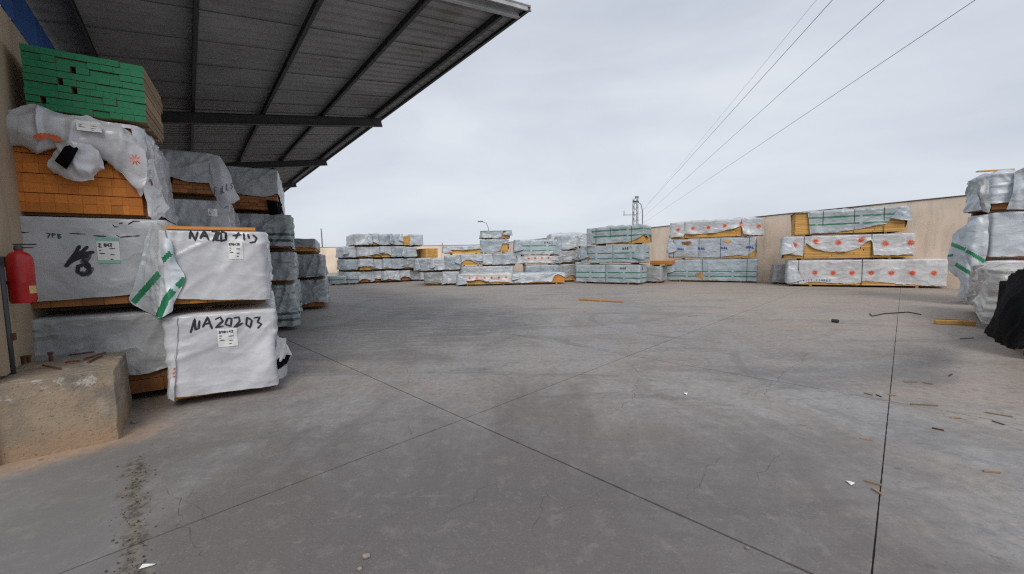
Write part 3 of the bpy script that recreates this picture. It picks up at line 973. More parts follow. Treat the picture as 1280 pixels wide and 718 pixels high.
# ================================================================== THE SETTING
# ground: dark bed with cast slabs on top, joints left open between them
bed = mesh_obj('ground', [(-600, -200, -0.014), (600, -200, -0.014), (600, 900, -0.014), (-600, 900, -0.014)], [(0, 1, 2, 3)], 'soil_dark')
bed['kind'] = 'structure'
S2 = math.sqrt(0.5)
def ab(a, b): return ((a - b) * S2, (a + b) * S2)
acuts = [-60, -30, -14, -7.5, -1.0, 2.34, 5.70, 12.4, 19.1, 25.8, 32.5, 39.2, 46, 60, 120, 500]
bcuts = [-300, -60, -33, -26, -19.5, -13, -6.5, 0.05, 3.05, 9.6, 16, 22.5, 29, 35.5, 42, 60, 300]
for ia in range(len(acuts) - 1):
    for ib in range(len(bcuts) - 1):
        a0, a1, b0, b1 = acuts[ia], acuts[ia + 1], bcuts[ib], bcuts[ib + 1]
        ca, cb = ab((a0 + a1) / 2, (b0 + b1) / 2)
        ga = lambda q: {2.34: .007, 5.70: .0055}.get(q, .003)
        gb = lambda q: {0.05: .0028, 3.05: .006}.get(q, .003)
        quad = [ab(a0 + ga(a0), b0 + gb(b0)), ab(a1 - ga(a1), b0 + gb(b0)), ab(a1 - ga(a1), b1 - gb(b1)), ab(a0 + ga(a0), b1 - gb(b1))]
        if max(q[1] for q in quad) < -3 or min(q[1] for q in quad) > 700: continue
        near = math.hypot(ca, cb) < 16
        pts = []
        for k in range(4):
            (xa, ya), (xb, yb) = quad[k], quad[(k + 1) % 4]
            L_ = math.hypot(xb - xa, yb - ya)
            n = max(1, int(L_ / 0.03)) if near else 1
            ix, iy = (ca - (xa + xb) / 2), (cb - (ya + yb) / 2)
            il = math.hypot(ix, iy)
            nx, ny = -(yb - ya) / L_, (xb - xa) / L_
            if nx * ix + ny * iy < 0: nx, ny = -nx, -ny
            for i in range(n):
                x, y = lerp(xa, xb, i / n), lerp(ya, yb, i / n)
                if near and i:
                    q = Vector((x, y, 0))
                    e = 0.0022 * (0.5 + noise.noise(q * 9)) + 0.012 * max(0.0, noise.noise(q * 3.3 + Vector((4, 1, 0))) - 0.32) * 2.2 * abs(noise.noise(q * 15))
                    x += nx * e; y += ny * e
                pts.append((x, y))
        n = len(pts)
        v = [(x, y, 0) for x, y in pts] + [(x, y, -0.016) for x, y in pts]
        mesh_obj('slab', v, [tuple(range(n))] + [(n + i, n + (i + 1) % n, (i + 1) % n, i) for i in range(n)], 'concrete_ground', bed)

# cracks that wander across the slabs
def crack(px, w0=0.006, seed=0):
    pts = [gnd(*q) for q in px]
    P = []
    for a, b in zip(pts, pts[1:]):
        n = max(2, int((b - a).length / 0.025))
        for i in range(n):
            t = i / n
            q = a.lerp(b, t)
            q.x += 0.05 * noise.noise(q * 7 + Vector((seed, 0, 0))) + .02 * noise.noise(q * 21); q.y += 0.05 * noise.noise(q * 7 + Vector((0, seed, 5))) + .02 * noise.noise(q * 23)
            P.append(q)
    v, f = [], []
    for i, q in enumerate(P):
        d = (P[min(i + 1, len(P) - 1)] - P[max(0, i - 1)]).normalized()
        s = Vector((-d.y, d.x, 0))
        w = w0 * 0.36 * (0.2 + abs(noise.noise(q * 9 + Vector((seed, 3, 0)))) * 2.2) * (0.3 if i in (0, len(P) - 1) else 1)
        k = len(v)
        for e in (s * w / 2, -s * w / 2):
            v.append(Vector((q.x + e.x, q.y + e.y, 0.003)))
        if i: f.append((k - 2, k - 1, k + 1, k))
    return mesh_obj('crack', v, f, 'crack_dark', bed)
crack([(212, 612), (225, 628), (224, 655), (236, 675), (250, 700)], 0.006, 1)
crack([(224, 645), (236, 632), (240, 610)], 0.004, 2)
crack([(510, 528), (516, 540), (514, 545)], 0.006, 3)
crack([(678, 606), (682, 618), (675, 645), (664, 680)], 0.006, 4)
crack([(760, 520), (790, 500), (800, 470), (790, 455)], 0.008, 5)
crack([(945, 600), (968, 575), (990, 560)], 0.006, 6)
crack([(700, 640), (740, 620), (780, 605)], 0.004, 7)
crack([(640, 560), (655, 548), (668, 545), (690, 530), (725, 520)], 0.004, 8)
crack([(560, 640), (590, 628), (600, 610), (632, 600)], 0.004, 9)
crack([(1010, 440), (1000, 455), (985, 462), (965, 480), (955, 500)], 0.008, 10)
crack([(860, 620), (880, 600), (884, 585), (905, 570)], 0.005, 11)
crack([(330, 560), (352, 548), (380, 544)], 0.004, 12)
crack([(505, 455), (512, 470), (508, 480)], 0.006, 13)
crack([(236, 632), (255, 640), (262, 655)], 0.004, 14)
# loose grit in the broken seam
mat_simple('seam_grit', (0.085, 0.075, 0.065), 0.95, var=0.6, scale=60)
gr = random.Random(8)
mb = MB()
ga_, gb_ = Vector((-3.12, 3.12, 0)), Vector((-1.95, 1.87, 0))
for i in range(220):
    t_ = gr.random()
    q = ga_.lerp(gb_, t_)
    w_ = 0.05 + 0.06 * abs(noise.noise(q * 4))
    q += Vector((gr.gauss(0, w_ * .7), gr.gauss(0, w_ * .7), 0))
    sz = gr.choice((.003, .004, .005, .007, .010))
    M_ = Matrix.Translation((q.x, q.y, sz * .3)) @ Matrix.Rotation(gr.uniform(0, 3), 4, Vector((gr.random(), gr.random(), 1)))
    mb.box((0, 0, 0), (sz, sz * gr.uniform(.6, 1), sz * .7), M_)
gv = mb.build('seam_gravel', 'seam_grit')
tag(gv, 'loose dark grit in the broken floor seam at bottom left', 'gravel', kind='stuff')

# yard walls
WALL_D = Vector((-0.505, 0.863, 0))
WALL_N = Vector((0.863, 0.505, 0))
def wall_piece(name, a, b, ha, hb, thick, outward, mat, cope, label):
    d = (b - a).normalized()
    L = (b - a).length
    root = empty(name, a, math.atan2(d.y, d.x), label, 'wall')
    n = max(2, int(L / 0.8))
    v, f = [], []
    for i in range(n + 1):
        x = L * i / n
        h = lerp(ha, hb, i / n) + 0.015 * noise.noise(Vector((x * 0.5, 3, a.x)))
        for y in (0, thick * outward):
            v += [(x, y, -0.02), (x, y, h)]
    for i in range(n):
        k, j = 4 * i, 4 * i + 4
        f += [(k, j, j + 1, k + 1), (k + 2, k + 3, j + 3, j + 2), (k + 1, j + 1, j + 3, k + 3)]
    f += [(0, 1, 3, 2), (4 * n, 4 * n + 2, 4 * n + 3, 4 * n + 1)]
    mesh_obj('wall', v, f, mat, root)
    cv, cf = [], []
    for i in range(n + 1):
        x = L * i / n
        h = lerp(ha, hb, i / n) + 0.015 * noise.noise(Vector((x * 0.5, 3, a.x)))
        for y, zz in ((-0.03 * outward, 0.004), ((thick + .03) * outward, 0.004), ((thick + .03) * outward, 0.05), (-0.03 * outward, 0.05)):
            cv.append((x, y, h + zz))
    for i in range(n):
        for k in range(4): cf.append((4 * i + k, 4 * i + (k + 1) % 4, 4 * i + 4 + (k + 1) % 4, 4 * i + 4 + k))
    mesh_obj('coping', cv, cf, cope, root)
    return root
mat_simple('coping_dark', (0.10, 0.085, 0.07), 0.9, var=0.4)
wbase = Vector((14.7, 21.83, 0))
w_near = wbase - WALL_D * 15.0
w_far = wbase + WALL_D * 36.5
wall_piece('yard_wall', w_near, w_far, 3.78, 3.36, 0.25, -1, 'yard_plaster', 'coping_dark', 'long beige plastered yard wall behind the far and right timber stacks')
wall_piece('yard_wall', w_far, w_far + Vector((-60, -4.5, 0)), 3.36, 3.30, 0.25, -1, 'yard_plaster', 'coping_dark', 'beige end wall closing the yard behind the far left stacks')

# building on the left: d runs along it, n points out into the yard
BD, BN = Vector((-0.635, 0.7725, 0)), Vector((0.7725, 0.635, 0))
def B(n, d, z): return BN * n + BD * d + Vector((0, 0, z))
WN = -1.30
bw = empty('building_wall', B(WN, 5.0, 0), 0, 'beige plastered warehouse wall with blue metal cladding on top at far left', 'wall')
bi = bw.matrix_basis.inverted()
def prism(name, n0, n1, d0, d1, z0, z1, mat, parent, bev=0):
    inv = parent.matrix_basis.inverted() if parent is not None else Matrix()
    v = [inv @ B(n, d, z) for z in (z0, z1) for n, d in ((n0, d0), (n1, d0), (n1, d1), (n0, d1))]
    o = mesh_obj(name, v, [(0, 3, 2, 1), (4, 5, 6, 7), (0, 1, 5, 4), (1, 2, 6, 5), (2, 3, 7, 6), (3, 0, 4, 7)], mat, parent)
    bm = bmesh.new(); bm.from_mesh(o.data); bmesh.ops.recalc_face_normals(bm, faces=bm.faces)
    if bev: bmesh.ops.bevel(bm, geom=list(bm.edges), offset=bev, segments=2, affect='EDGES')
    bm.to_mesh(o.data); bm.free()
    return o
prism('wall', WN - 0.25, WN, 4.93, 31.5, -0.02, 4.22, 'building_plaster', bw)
# blue trapezoid cladding, upright ribs; its top stops short of the roof so daylight shows in the ribs
v, f = [], []
dd, k = 4.95, 0
prof = []
while dd < 31.5:
    prof += [(dd, 0.0), (dd + 0.16, 0.0), (dd + 0.19, 0.035), (dd + 0.27, 0.035)]
    dd += 0.30
for dd, o_ in prof:
    top = 4.885 if o_ == 0 else 4.80
    v += [bi @ B(WN - 0.06 + o_, dd, 4.30), bi @ B(WN - 0.06 + o_, dd, top)]
for i in range(len(prof) - 1):
    f.append((2 * i, 2 * i + 2, 2 * i + 3, 2 * i + 1))
mesh_obj('cladding', v, f, 'blue_metal', bw)
prism('girt', WN - 0.22, WN - 0.09, 4.95, 31.5, 4.24, 4.40, 'steel_dark', bw)

# canopy
def RZ(n): return 6.0 - 0.172 * (4.95 - n)
can = empty('canopy', B(1.8, 5.4, 4.8), 0, 'grey corrugated metal canopy on dark steel beams over the left stacks', 'canopy')
ci = can.matrix_basis.inverted()
sheet_me = None
d0, d1 = 5.35, 31.35
ns = int((d1 - d0) / 1.0)
for s in range(ns):
    v, f = [], []
    pr = []
    for r in range(4):
        q = r * 0.25
        pr += [(q, 0), (q + 0.15, 0), (q + 0.175, 0.035), (q + 0.225, 0.035), (q + 0.25 + (0.03 if r == 3 else 0), 0)]
    for q, h in pr:
        dq = d0 + s + q
        for n in (-1.6, 1.8, 4.95):
            v.append(ci @ B(n, dq, RZ(n) + h + 0.004 * (s % 2)))
    for i in range(len(pr) - 1):
        if i % 5 == 4: continue
        for c in range(2):
            a = 3 * i + c
            f.append((a, a + 3, a + 4, a + 1))
    mesh_obj('roof_sheet', v, f, 'roof_metal', can)
def ibeam(name, pa, pb, h, w, mat, parent, tf=0.012, upv=Vector((0, 0, 1))):
    inv = parent.matrix_basis.inverted()
    d = (pb - pa).normalized()
    s = d.cross(upv).normalized(); u = s.cross(d)
    mb = MB()
    L = (pb - pa).length
    M = Matrix((s, d, u)).transposed().to_4x4(); M.translation = (pa + pb) / 2
    M = inv @ M
    mb.box((0, 0, h / 2 - tf / 2), (w, L, tf), M); mb.box((0, 0, -h / 2 + tf / 2), (w, L, tf), M); mb.box((0, 0, 0), (tf * 0.8, L, h - 2 * tf - 0.001), M)
    return mb.build(name, mat, parent)
for n in (4.50, 3.10, 1.70, 0.30, -0.95):
    z = RZ(n) - 0.065
    ibeam('purlin', B(n, 5.62, z), B(n, 31.3, z), 0.12, 0.06, 'steel_dark', can)
for i, d in enumerate((5.50, 11.9, 18.0, 24.1, 30.2)):
    za, zb = RZ(-1.28) - (0.25 if i else 0.09), RZ(4.78) - (0.225 if i else 0.08)
    ibeam('rafter', B(-1.28, d, za), B(4.78, d, zb), 0.24 if i else 0.13, 0.12 if i else 0.07, 'steel_light' if i == 0 else 'steel_dark', can)
# edge trim along the free end of the sheets
for a, b, w in ((5.34, 31.36, 0.03),):
    ibeam('edge_angle', B(4.90, a, RZ(4.9) - 0.04), B(4.90, b, RZ(4.9) - 0.04), 0.06, 0.05, 'steel_dark', can)
ibeam('gable_trim', B(-1.3, 5.36, RZ(-1.3) - 0.02), B(4.95, 5.36, RZ(4.95) - 0.02), 0.10, 0.03, 'steel_light', can)

# concrete block at the wall foot
blk = empty('concrete_block', B(-0.95, 5.0, 0), 0, 'rough concrete block with rusty bars on top beside the left wall', 'concrete block')
inv = blk.matrix_basis.inverted()
bm = bmesh.new()
bmesh.ops.create_cube(bm, size=1.0)
bmesh.ops.bevel(bm, geom=list(bm.edges), offset=0.010, segments=1, affect='EDGES')
bmesh.ops.subdivide_edges(bm, edges=list(bm.edges), cuts=9, use_grid_fill=True)
for q in bm.verts:
    c = q.co.copy()
    n_ = lerp(-1.29, -0.585, c.x + .5); d_ = lerp(5.0, 5.98, c.y + .5); z_ = lerp(-0.015, 0.655, c.z + .5)
    p = B(n_, d_, z_)
    dv = Vector((noise.noise(p * 4), noise.noise(p * 4 + Vector((7, 0, 0))), noise.noise(p * 4 + Vector((0, 9, 0))))) * 0.013
    dv += Vector((noise.noise(p * 17), noise.noise(p * 17 + Vector((7, 0, 0))), noise.noise(p * 17 + Vector((0, 9, 0))))) * 0.006
    if abs(c.x) > .45 and c.z > .4: dv.z -= 0.025 * max(0, noise.noise(p * 9))
    if z_ < 0.05: dv.z = 0
    q.co = inv @ (p + dv)
me = bpy.data.meshes.new('block'); bm.to_mesh(me); bm.free()
me.polygons.foreach_set('use_smooth', [True] * len(me.polygons))
me.set_sharp_from_angle(angle=math.radians(28))
me.materials.append(MATS['block_concrete'])
link(bpy.data.objects.new('block', me), blk)
ZT = 0.66
def rod(name, a, b, r, mat, label, cat, group=None):
    o = MB().tube([a, (Vector(a) + Vector(b)) / 2 + Vector((0, 0, 0.001)), b], r, 7).build(name, mat, None)
    return tag(o, label, cat, group)
def top_pt(x, y, z=ZT): return gnd(x, y, z)
for i, (a, b) in enumerate((((105, 451), (132, 443)), ((110, 455), (127, 447)), ((86, 446), (118, 442)), ((82, 455), (100, 453)), ((54, 459), (76, 463)))):
    p, q = top_pt(*a), top_pt(*b)
    p.z = q.z = ZT + 0.016
    rod('rusty_rod', p, q, 0.009, 'rust', ('long rusty bar slanting to the right corner of the concrete block', 'rusty bar just in front of the long slanting one on the block', 'rusty bar lying farthest back on the concrete block', 'shortest rusty bar in the middle of the concrete block', 'rusty bar nearest the front left of the concrete block')[i], 'rusty bar', 'rusty bars on the block')
for i, (x, y, h) in enumerate(((64, 452, 0.085), (30, 455, 0.07), (36, 453, 0.06))):
    p = top_pt(x, y)
    bolt = empty('rusty_bolt', (p.x, p.y, ZT - 0.01), 0, ('rusty bolt standing tallest on the block', 'rusty bolt standing nearest the wall on the block', 'short rusty bolt second from the wall on the block')[i], 'bolt', 'rusty bolts on the block')
    MB().tube([(0, 0, 0), (0, 0, h)], 0.014, 8).build('shank', 'rust', bolt)
    MB().tube([(0, 0, h), (0, 0, h + 0.018)], 0.024, 6).build('nut', 'rust', bolt)

# pipe on the wall at the picture edge
pp = empty('wall_pipe', B(WN + 0.04, 5.42, 0.63), 0, 'thin dark pipe with rusty clamp running down the left wall', 'pipe')
inv = pp.matrix_basis.inverted()
MB().tube([inv @ B(WN + 0.045, 5.42, z) for z in (0.62, 1.0, 1.6)], 0.022, 10).build('pipe', 'steel_dark', pp, True)
MB().box((0, 0, 0), (0.07, 0.09, 0.06), inv @ Matrix.Translation(B(WN + 0.035, 5.44, 0.98)) @ Matrix.Rotation(math.atan2(BD.y, BD.x), 4, 'Z')).build('clamp', 'rust', pp)
prism('rail_box', WN + 0.002, WN + 0.05, 5.25, 5.36, 0.68, 1.5, 'building_plaster', None)
bpy.data.objects['rail_box'].parent = bw
bpy.data.objects['rail_box'].matrix_parent_inverse = bw.matrix_basis.inverted()
bpy.data.objects['rail_box'].name = 'pilaster'

# fire extinguisher hung on the wall
ex_c = B(WN + 0.13, 5.54, 1.27)
ext = empty('fire_extinguisher', ex_c, math.atan2(BN.y, BN.x), 'red fire extinguisher hanging on the left wall above the block', 'fire extinguisher')
ext.scale = (0.9, 0.9, 0.93)
def lathe(pr, n=28):
    v, f = [], []
    for r, z in pr:
        for k in range(n):
            t = 2 * math.pi * k / n
            v.append((r * math.cos(t), r * math.sin(t), z))
    for i in range(len(pr) - 1):
        for k in range(n):
            f.append((i * n + k, i * n + (k + 1) % n, (i + 1) * n + (k + 1) % n, (i + 1) * n + k))
    return v, f
v, f = lathe([(0.0, 0.004), (0.07, 0.004), (0.085, 0.0), (0.085, 0.012), (0.092, 0.03), (0.092, 0.40), (0.089, 0.43), (0.076, 0.462), (0.06, 0.485), (0.03, 0.495), (0.028, 0.51), (0.0, 0.51)])
mesh_obj('body', v, f, 'red_paint', ext, True)
v, f = lathe([(0.026, 0.508), (0.03, 0.515), (0.03, 0.545), (0.02, 0.555), (0.0, 0.556)], 14)
val_ = mesh_obj('valve', v, f, 'steel_dark', ext, True)
mb = MB(); mb.box((0.045, 0, 0.565), (0.15, 0.022, 0.012)); mb.box((0.04, 0, 0.535), (0.12, 0.02, 0.010)); mb.build('handle', 'rubber', ext)
MB().tube([(0, 0.02, 0.53), (0.0, 0.08, 0.52), (0.01, 0.122, 0.42), (0.02, 0.124, 0.2), (0.03, 0.122, 0.1)], 0.011, 8).build('hose', 'rubber', ext, True)
def cyl_patch(t0, t1, z0, z1, r, name, mat, parent):
    v, f = [], []
    n = 12
    for i in range(n + 1):
        t = lerp(t0, t1, i / n)
        for z in (z0, z1): v.append((r * math.cos(t), r * math.sin(t), z))
    for i in range(n): f.append((2 * i, 2 * i + 2, 2 * i + 3, 2 * i + 1))
    return mesh_obj(name, v, f, mat, parent, True)
cyl_patch(-0.9, -0.1, 0.09, 0.165, 0.0937, 'paper_label', 'yellow_label', ext)
cyl_patch(-1.5, -1.05, 0.2, 0.36, 0.0935, 'worn_print', 'red_paint', ext)
MB().box((-0.115, 0, 0.40), (0.05, 0.05, 0.10)).build('bracket', 'steel_dark', ext); MB().box((-0.115, 0, 0.2), (0.05, 0.16, 0.03)).build('bracket', 'steel_dark', ext)

# ================================================================== LEFT STACKS
rng = random.Random(5)
GL = 'timber packs stacked under the canopy'
P1 = Plane((-4.25, 4.6), None, 57)
P2 = Plane(343, 490, 58.5)
def nearer(x, y, o1, o2=0.07):
    a, b = P1.pt(x, y, o1), P2.pt(x, y, o2)
    return a if (a - CAM).length < (b - CAM).length or x < 200 else b
# L1a : bottom pack, grey sheet, bare boards below
r, s, zt, bh = pack(P1, 0, 0, 0, 0.0, 4.2, 'dull grey sheeted timber pack on the ground behind the concrete block', GL, 'tarp_dull', 'wood_shade', s01=(-0.98, 0.16), H=1.04,
     hem={0: [(0, .12), (.3, .16), (.5, .27), (.75, .24), (.9, .27), (1, .3)], 1: [(0, .3), (1, .1)]}, amp=0.045, res=0.022, flare=0.02, fs=.7, lump=.03, board_th=0.155, board_wd=0.3, seed=2, th=1.1, toplump=0.004)
zt = 1.06
# L1b : pale pack with label and spray mark
r, s, z2, bh = pack(P1, 0, 0, 0, zt, 4.2, 'smooth grey wrapped timber pack with green label and black spray squiggle', GL, 'tarp_grey', 'wood_shade', s01=(-1.0, 0.17), H=1.06,
     hem={0: [(0, .07), (.5, .09), (1, .13)], 1: [(0, .1), (1, .05)]}, amp=0.016, res=0.02, board_th=0.09, board_wd=0.2, seed=4, fs=0.7, lump=.02, hemnoise=0.012, toplump=0.003)
L1b = r
def uz(pl, sa, z0, bh, x, y):
    a, z = pl.sz(x, y)
    return a - sa, z - z0 - bh
def px_strokes(pl, sa, z0, bh, lines): return [[uz(pl, sa, z0, bh, *q) for q in l] for l in lines]
T = lambda lines: px_strokes(P1, -1.0, zt, bh, lines)
sq = T([[(83, 334), (92, 323), (101, 307)], [(92, 323), (103, 316), (111, 308)], [(95, 322), (108, 317), (119, 315)], [(90, 327), (101, 322), (112, 320)],
        [(104, 324), (112, 331), (113, 340), (106, 344), (98, 340), (99, 333), (106, 331), (112, 336)]])
lift(ribbon(s, 0, sq, 0.034, 'spray_black', r, 'spray_mark', rng=rng), bh)
lift(ribbon(s, 0, T([[(86, 330), (100, 316), (112, 320), (104, 330)], [(100, 342), (110, 343), (116, 334)]]), 0.055, 'spray_fade', r, 'spray_mark', 0.003, rng=rng), bh)
a0, b0 = uz(P1, -1.0, zt, bh, 59, 298)
lift(ribbon(s, 0, text_strokes('7PB', a0, b0, 0.035, 0.05, .25, .1, rng=rng), 0.011, 'print_dark', r, rng=rng), bh)
lift(ribbon(s, 0, T([[(25, 291), (38, 291)], [(88, 292), (108, 293)], [(118, 295), (134, 296)], [(146, 294), (151, 297), (160, 296), (176, 295)],
     [(142, 281), (144, 284), (149, 284)], [(150, 280), (155, 279)], [(161, 281), (168, 277), (176, 277)]]), 0.010, 'spray_black', r, 'scuff_mark', rng=rng, wob=.9), bh)
u0, zz1 = uz(P1, -1.0, zt, bh, 121, 297); u1, zz0 = uz(P1, -1.0, zt, bh, 152, 329)
lab = label_sheet(s, 0, u0, u1, zz0, zz1, r, '25042', True, rng); lift(lab, bh)
# hanging corner with green stripes
def cg(pl, rows): return [[pl.pt(*q) for q in row] for row in rows]
g = [[nearer(*q) for q in row] for row in [[(188, 283, .04), (193, 279, .06), (199, 279, .06), (205, 283, .06)],
            [(181, 305, .06), (191, 303, .12), (203, 303, .20), (213, 303, .06)],
            [(172, 340, .06), (187, 338, .15), (206, 330, .22), (220, 327, .06)],
            [(166, 362, .05), (185, 360, .13), (207, 352, .24), (231, 348, .06)],
            [(161, 374, .05), (186, 378, .11), (205, 372, .20), (218, 378, .06)],
            [(166, 381, .05), (192, 394, .08), (201, 398, .16), (214, 388, .06)]]]
fl = sheet('hanging_flap', g, 'tarp_flap', r, 70, 70, 0.022, 5.0, 3)
def gstrip(a, b, w, off):
    """printed stripe following the flap: strip of quads raised above it"""
    inv = r.matrix_basis.inverted()
    pts = []
    n = 10
    for i in range(n + 1):
        x, y = lerp(a[0], b[0], i / n), lerp(a[1], b[1], i / n)
        dx, dy = b[0] - a[0], b[1] - a[1]; l = math.hypot(dx, dy)
        nx, ny = -dy / l * w / 2, dx / l * w / 2
        pts.append(((x + nx, y + ny), (x - nx, y - ny)))
    return pts
# stripes are cut from the flap surface itself by material index
fm = fl.data
fm.materials.append(MATS['print_green'])
strp = [((167, 378), (199, 342), 8), ((202, 327), (213, 317), 7), ((222, 358), (231, 349), 8), ((206, 376), (216, 364), 9), ((198, 396), (207, 376), 9)]
Minv = cam.matrix_world.inverted()
def proj(p):
    q = Minv @ p
    return CX + q.x / -q.z * F_PX, CY - q.y / -q.z * F_PX
for poly in fm.polygons:
    x, y = proj(r.matrix_basis @ poly.center)
    for a, b, w in strp:
        dx, dy = b[0] - a[0], b[1] - a[1]; l = math.hypot(dx, dy)
        t = ((x - a[0]) * dx + (y - a[1]) * dy) / l; e_ = abs((x - a[0]) * dy - (y - a[1]) * dx) / l
        if -1 < t < l + 1 and e_ < w / 2: poly.material_index = 1
# L1c : bare orange boards, each a part, with a loose printed sheet over the top
z3 = 2.14
W1, H1, LL = 1.0, 1.03, 1.9
loc = P1.at(-0.505, z3)
oc = empty('timber_pack', loc, P1.rz, 'pack of bare orange boards under a knotted white sheet with orange suns', 'timber pack', GL)
unit = MB().box((0, 0, 0), (1, 1, 1)).build('board', 'wood_end').data
bpy.data.objects.remove(bpy.data.objects['board'])
gunit = MB().box((0, 0, 0), (1, 1, 1)).build('board', ['wood_grey', 'green_paint']).data
bpy.data.objects.remove(bpy.data.objects['board'])
for poly in gunit.polygons:
    if poly.normal.y < -0.5: poly.material_index = 1
def add_board(me, c, sz, parent, rot=(0, 0, 0)):
    o = bpy.data.objects.new('board', me)
    link(o, parent); o.location = c; o.scale = sz; o.rotation_euler = rot
    return o
nr = 10
for q in (0.2, 1.6): MB().box((0, q, 0.012), (W1, .09, .024), tone=.2).build('bearer', 'wood_grey', oc)
hh = (H1 - 0.025) / nr
for i in range(nr):
    if i % 2 == 0:
        cuts = [-W1 / 2]
        while cuts[-1] < W1 / 2 - 0.01:
            w = rng.choice((0.095, 0.10, 0.11, 0.12, 0.055, 0.15))
            cuts.append(W1 / 2 if cuts[-1] + w > W1 / 2 - 0.05 else cuts[-1] + w)
    for xa, xb in zip(cuts, cuts[1:]):
        j = rng.uniform(0, 0.010)
        z0_ = 0.025 + i * hh
        add_board(unit, ((xa + xb) / 2, LL / 2 + j, z0_ + hh / 2 - (.0005 if i % 2 == 0 else .0040)), (xb - xa - rng.uniform(.0008, .0025), LL, hh - (.009 if i % 2 else .001)), oc)
sc = Surf(W1, LL, H1, 0.05, 9, fs=1.3, th=0.25)
sc.off = 0.02
wrap(sc, 'tarp_white', oc, 0.03, {0: [(0, .95), (1, .95)], 1: [(0, .25), (.3, .1), (1, 0)], 3: [(0, .3), (1, .72)]}, hemnoise=0.03, toplump=0.004, flare=0.03)
g = cg(P1, [[(10, 146, -.03), (22, 140, .0), (48, 134, .02), (80, 142, .03), (120, 150, .03), (158, 163, .03), (176, 180, -.01)],
            [(7, 152, .06), (22, 146, .12), (48, 141, .14), (80, 148, .15), (120, 158, .14), (156, 172, .13), (181, 190, .05)],
            [(6, 165, .08), (22, 163, .15), (50, 163, .17), (86, 165, .16), (122, 176, .15), (156, 192, .14), (184, 214, .07)],
            [(8, 176, .05), (24, 179, .09), (52, 184, .11), (88, 181, .15), (124, 194, .10), (158, 212, .08), (180, 240, .05)],
            [(9, 178, .03), (24, 181, .05), (52, 186, .06), (88, 183, .11), (124, 197, .06), (158, 216, .05), (177, 246, .03)]])
sheet('cover_sheet', g, 'tarp_white', oc, 110, 50, 0.05, 4.2, 71)
def burst(c_u, c_z, R, half, parent, surf, side=0, n=13, lft=0.006, arc=(0, 2 * math.pi)):
    st = []
    for k in range(n):
        t = lerp(arc[0], arc[1], k / (n - 1 if arc[1] < 6 else n))
        st.append([(c_u + math.cos(t) * R * .25, c_z + math.sin(t) * R * .25 * half), (c_u + math.cos(t) * R, c_z + math.sin(t) * R * half)])
    return ribbon(surf, side, st, R * 0.26, 'print_orange', parent, 'printed_sun', lft, rng=rng)
def uzw(pl, x, y, cs, z0): 
    a, z = pl.sz(x, y); return a - cs + W1 / 2, z - z0
sc.off = 0.19
cu, cz = uzw(P1, 66, 180, -0.505, z3); burst(cu + .03, cz - .01, 0.10, 0.7, oc, sc, arc=(0.2, 3.0), n=10, lft=-.02)
cu, cz = uzw(P1, 171, 205, -0.505, z3); burst(cu + .03, cz, 0.05, 1.2, oc, sc, n=9, lft=0.0)
sc.off = 0.02
burst(0.16, 0.46, 0.12, 1.0, oc, sc, 1, lft=.03)
burst(0.22, 0.2, 0.07, 1.0, oc, sc, 1, lft=.03)
sc.off = 0.18
u0, zz1 = uzw(P1, 100, 150, -0.505, z3); u1, zz0 = uzw(P1, 131, 165, -0.505, z3)
label_sheet(sc, 0, u0 + .02, u1 + .02, zz0 - .06, zz1 - .06, oc, None, False, rng)
# knot and hanging tail
g = cg(P1, [[(74, 181, .14), (86, 177, .20), (98, 180, .22), (112, 182, .18)], [(64, 196, .12), (82, 193, .19), (104, 194, .22), (126, 196, .16)],
            [(60, 208, .10), (80, 212, .17), (104, 212, .20), (129, 208, .13)], [(66, 215, .09), (84, 223, .12), (104, 226, .13), (122, 218, .10)]])
sheet('knotted_tail', g, 'tarp_white', oc, 34, 30, 0.045, 7, 5)
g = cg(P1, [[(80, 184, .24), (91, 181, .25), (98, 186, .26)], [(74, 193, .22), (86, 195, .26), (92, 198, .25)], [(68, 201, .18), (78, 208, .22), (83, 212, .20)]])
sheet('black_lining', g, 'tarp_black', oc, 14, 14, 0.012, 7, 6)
blob('knot', P1.pt(92, 181, .20), (.045, .05, .04), 'tarp_white', oc, 4, .3, 2.5)
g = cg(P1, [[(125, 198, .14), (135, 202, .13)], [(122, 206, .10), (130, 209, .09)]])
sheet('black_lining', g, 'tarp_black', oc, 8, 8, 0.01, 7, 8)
# sheet hanging down past the right corner
g = [[P1.pt(172, 196, .05), P1.pt(184, 200, -.12), P1.pt(190, 196, -.3)],
     [P1.pt(178, 226, .08), P1.pt(188, 226, -.08), P1.pt(197, 222, -.3)],
     [P1.pt(181, 250, .09), P1.pt(192, 252, -.06), P1.pt(204, 248, -.3)],
     [P1.pt(184, 270, .06), P1.pt(196, 276, -.06), P1.pt(212, 260, -.3)]]
sheet('hanging_flap', g, 'tarp_white_sun', oc, 20, 26, 0.03, 6, 12)
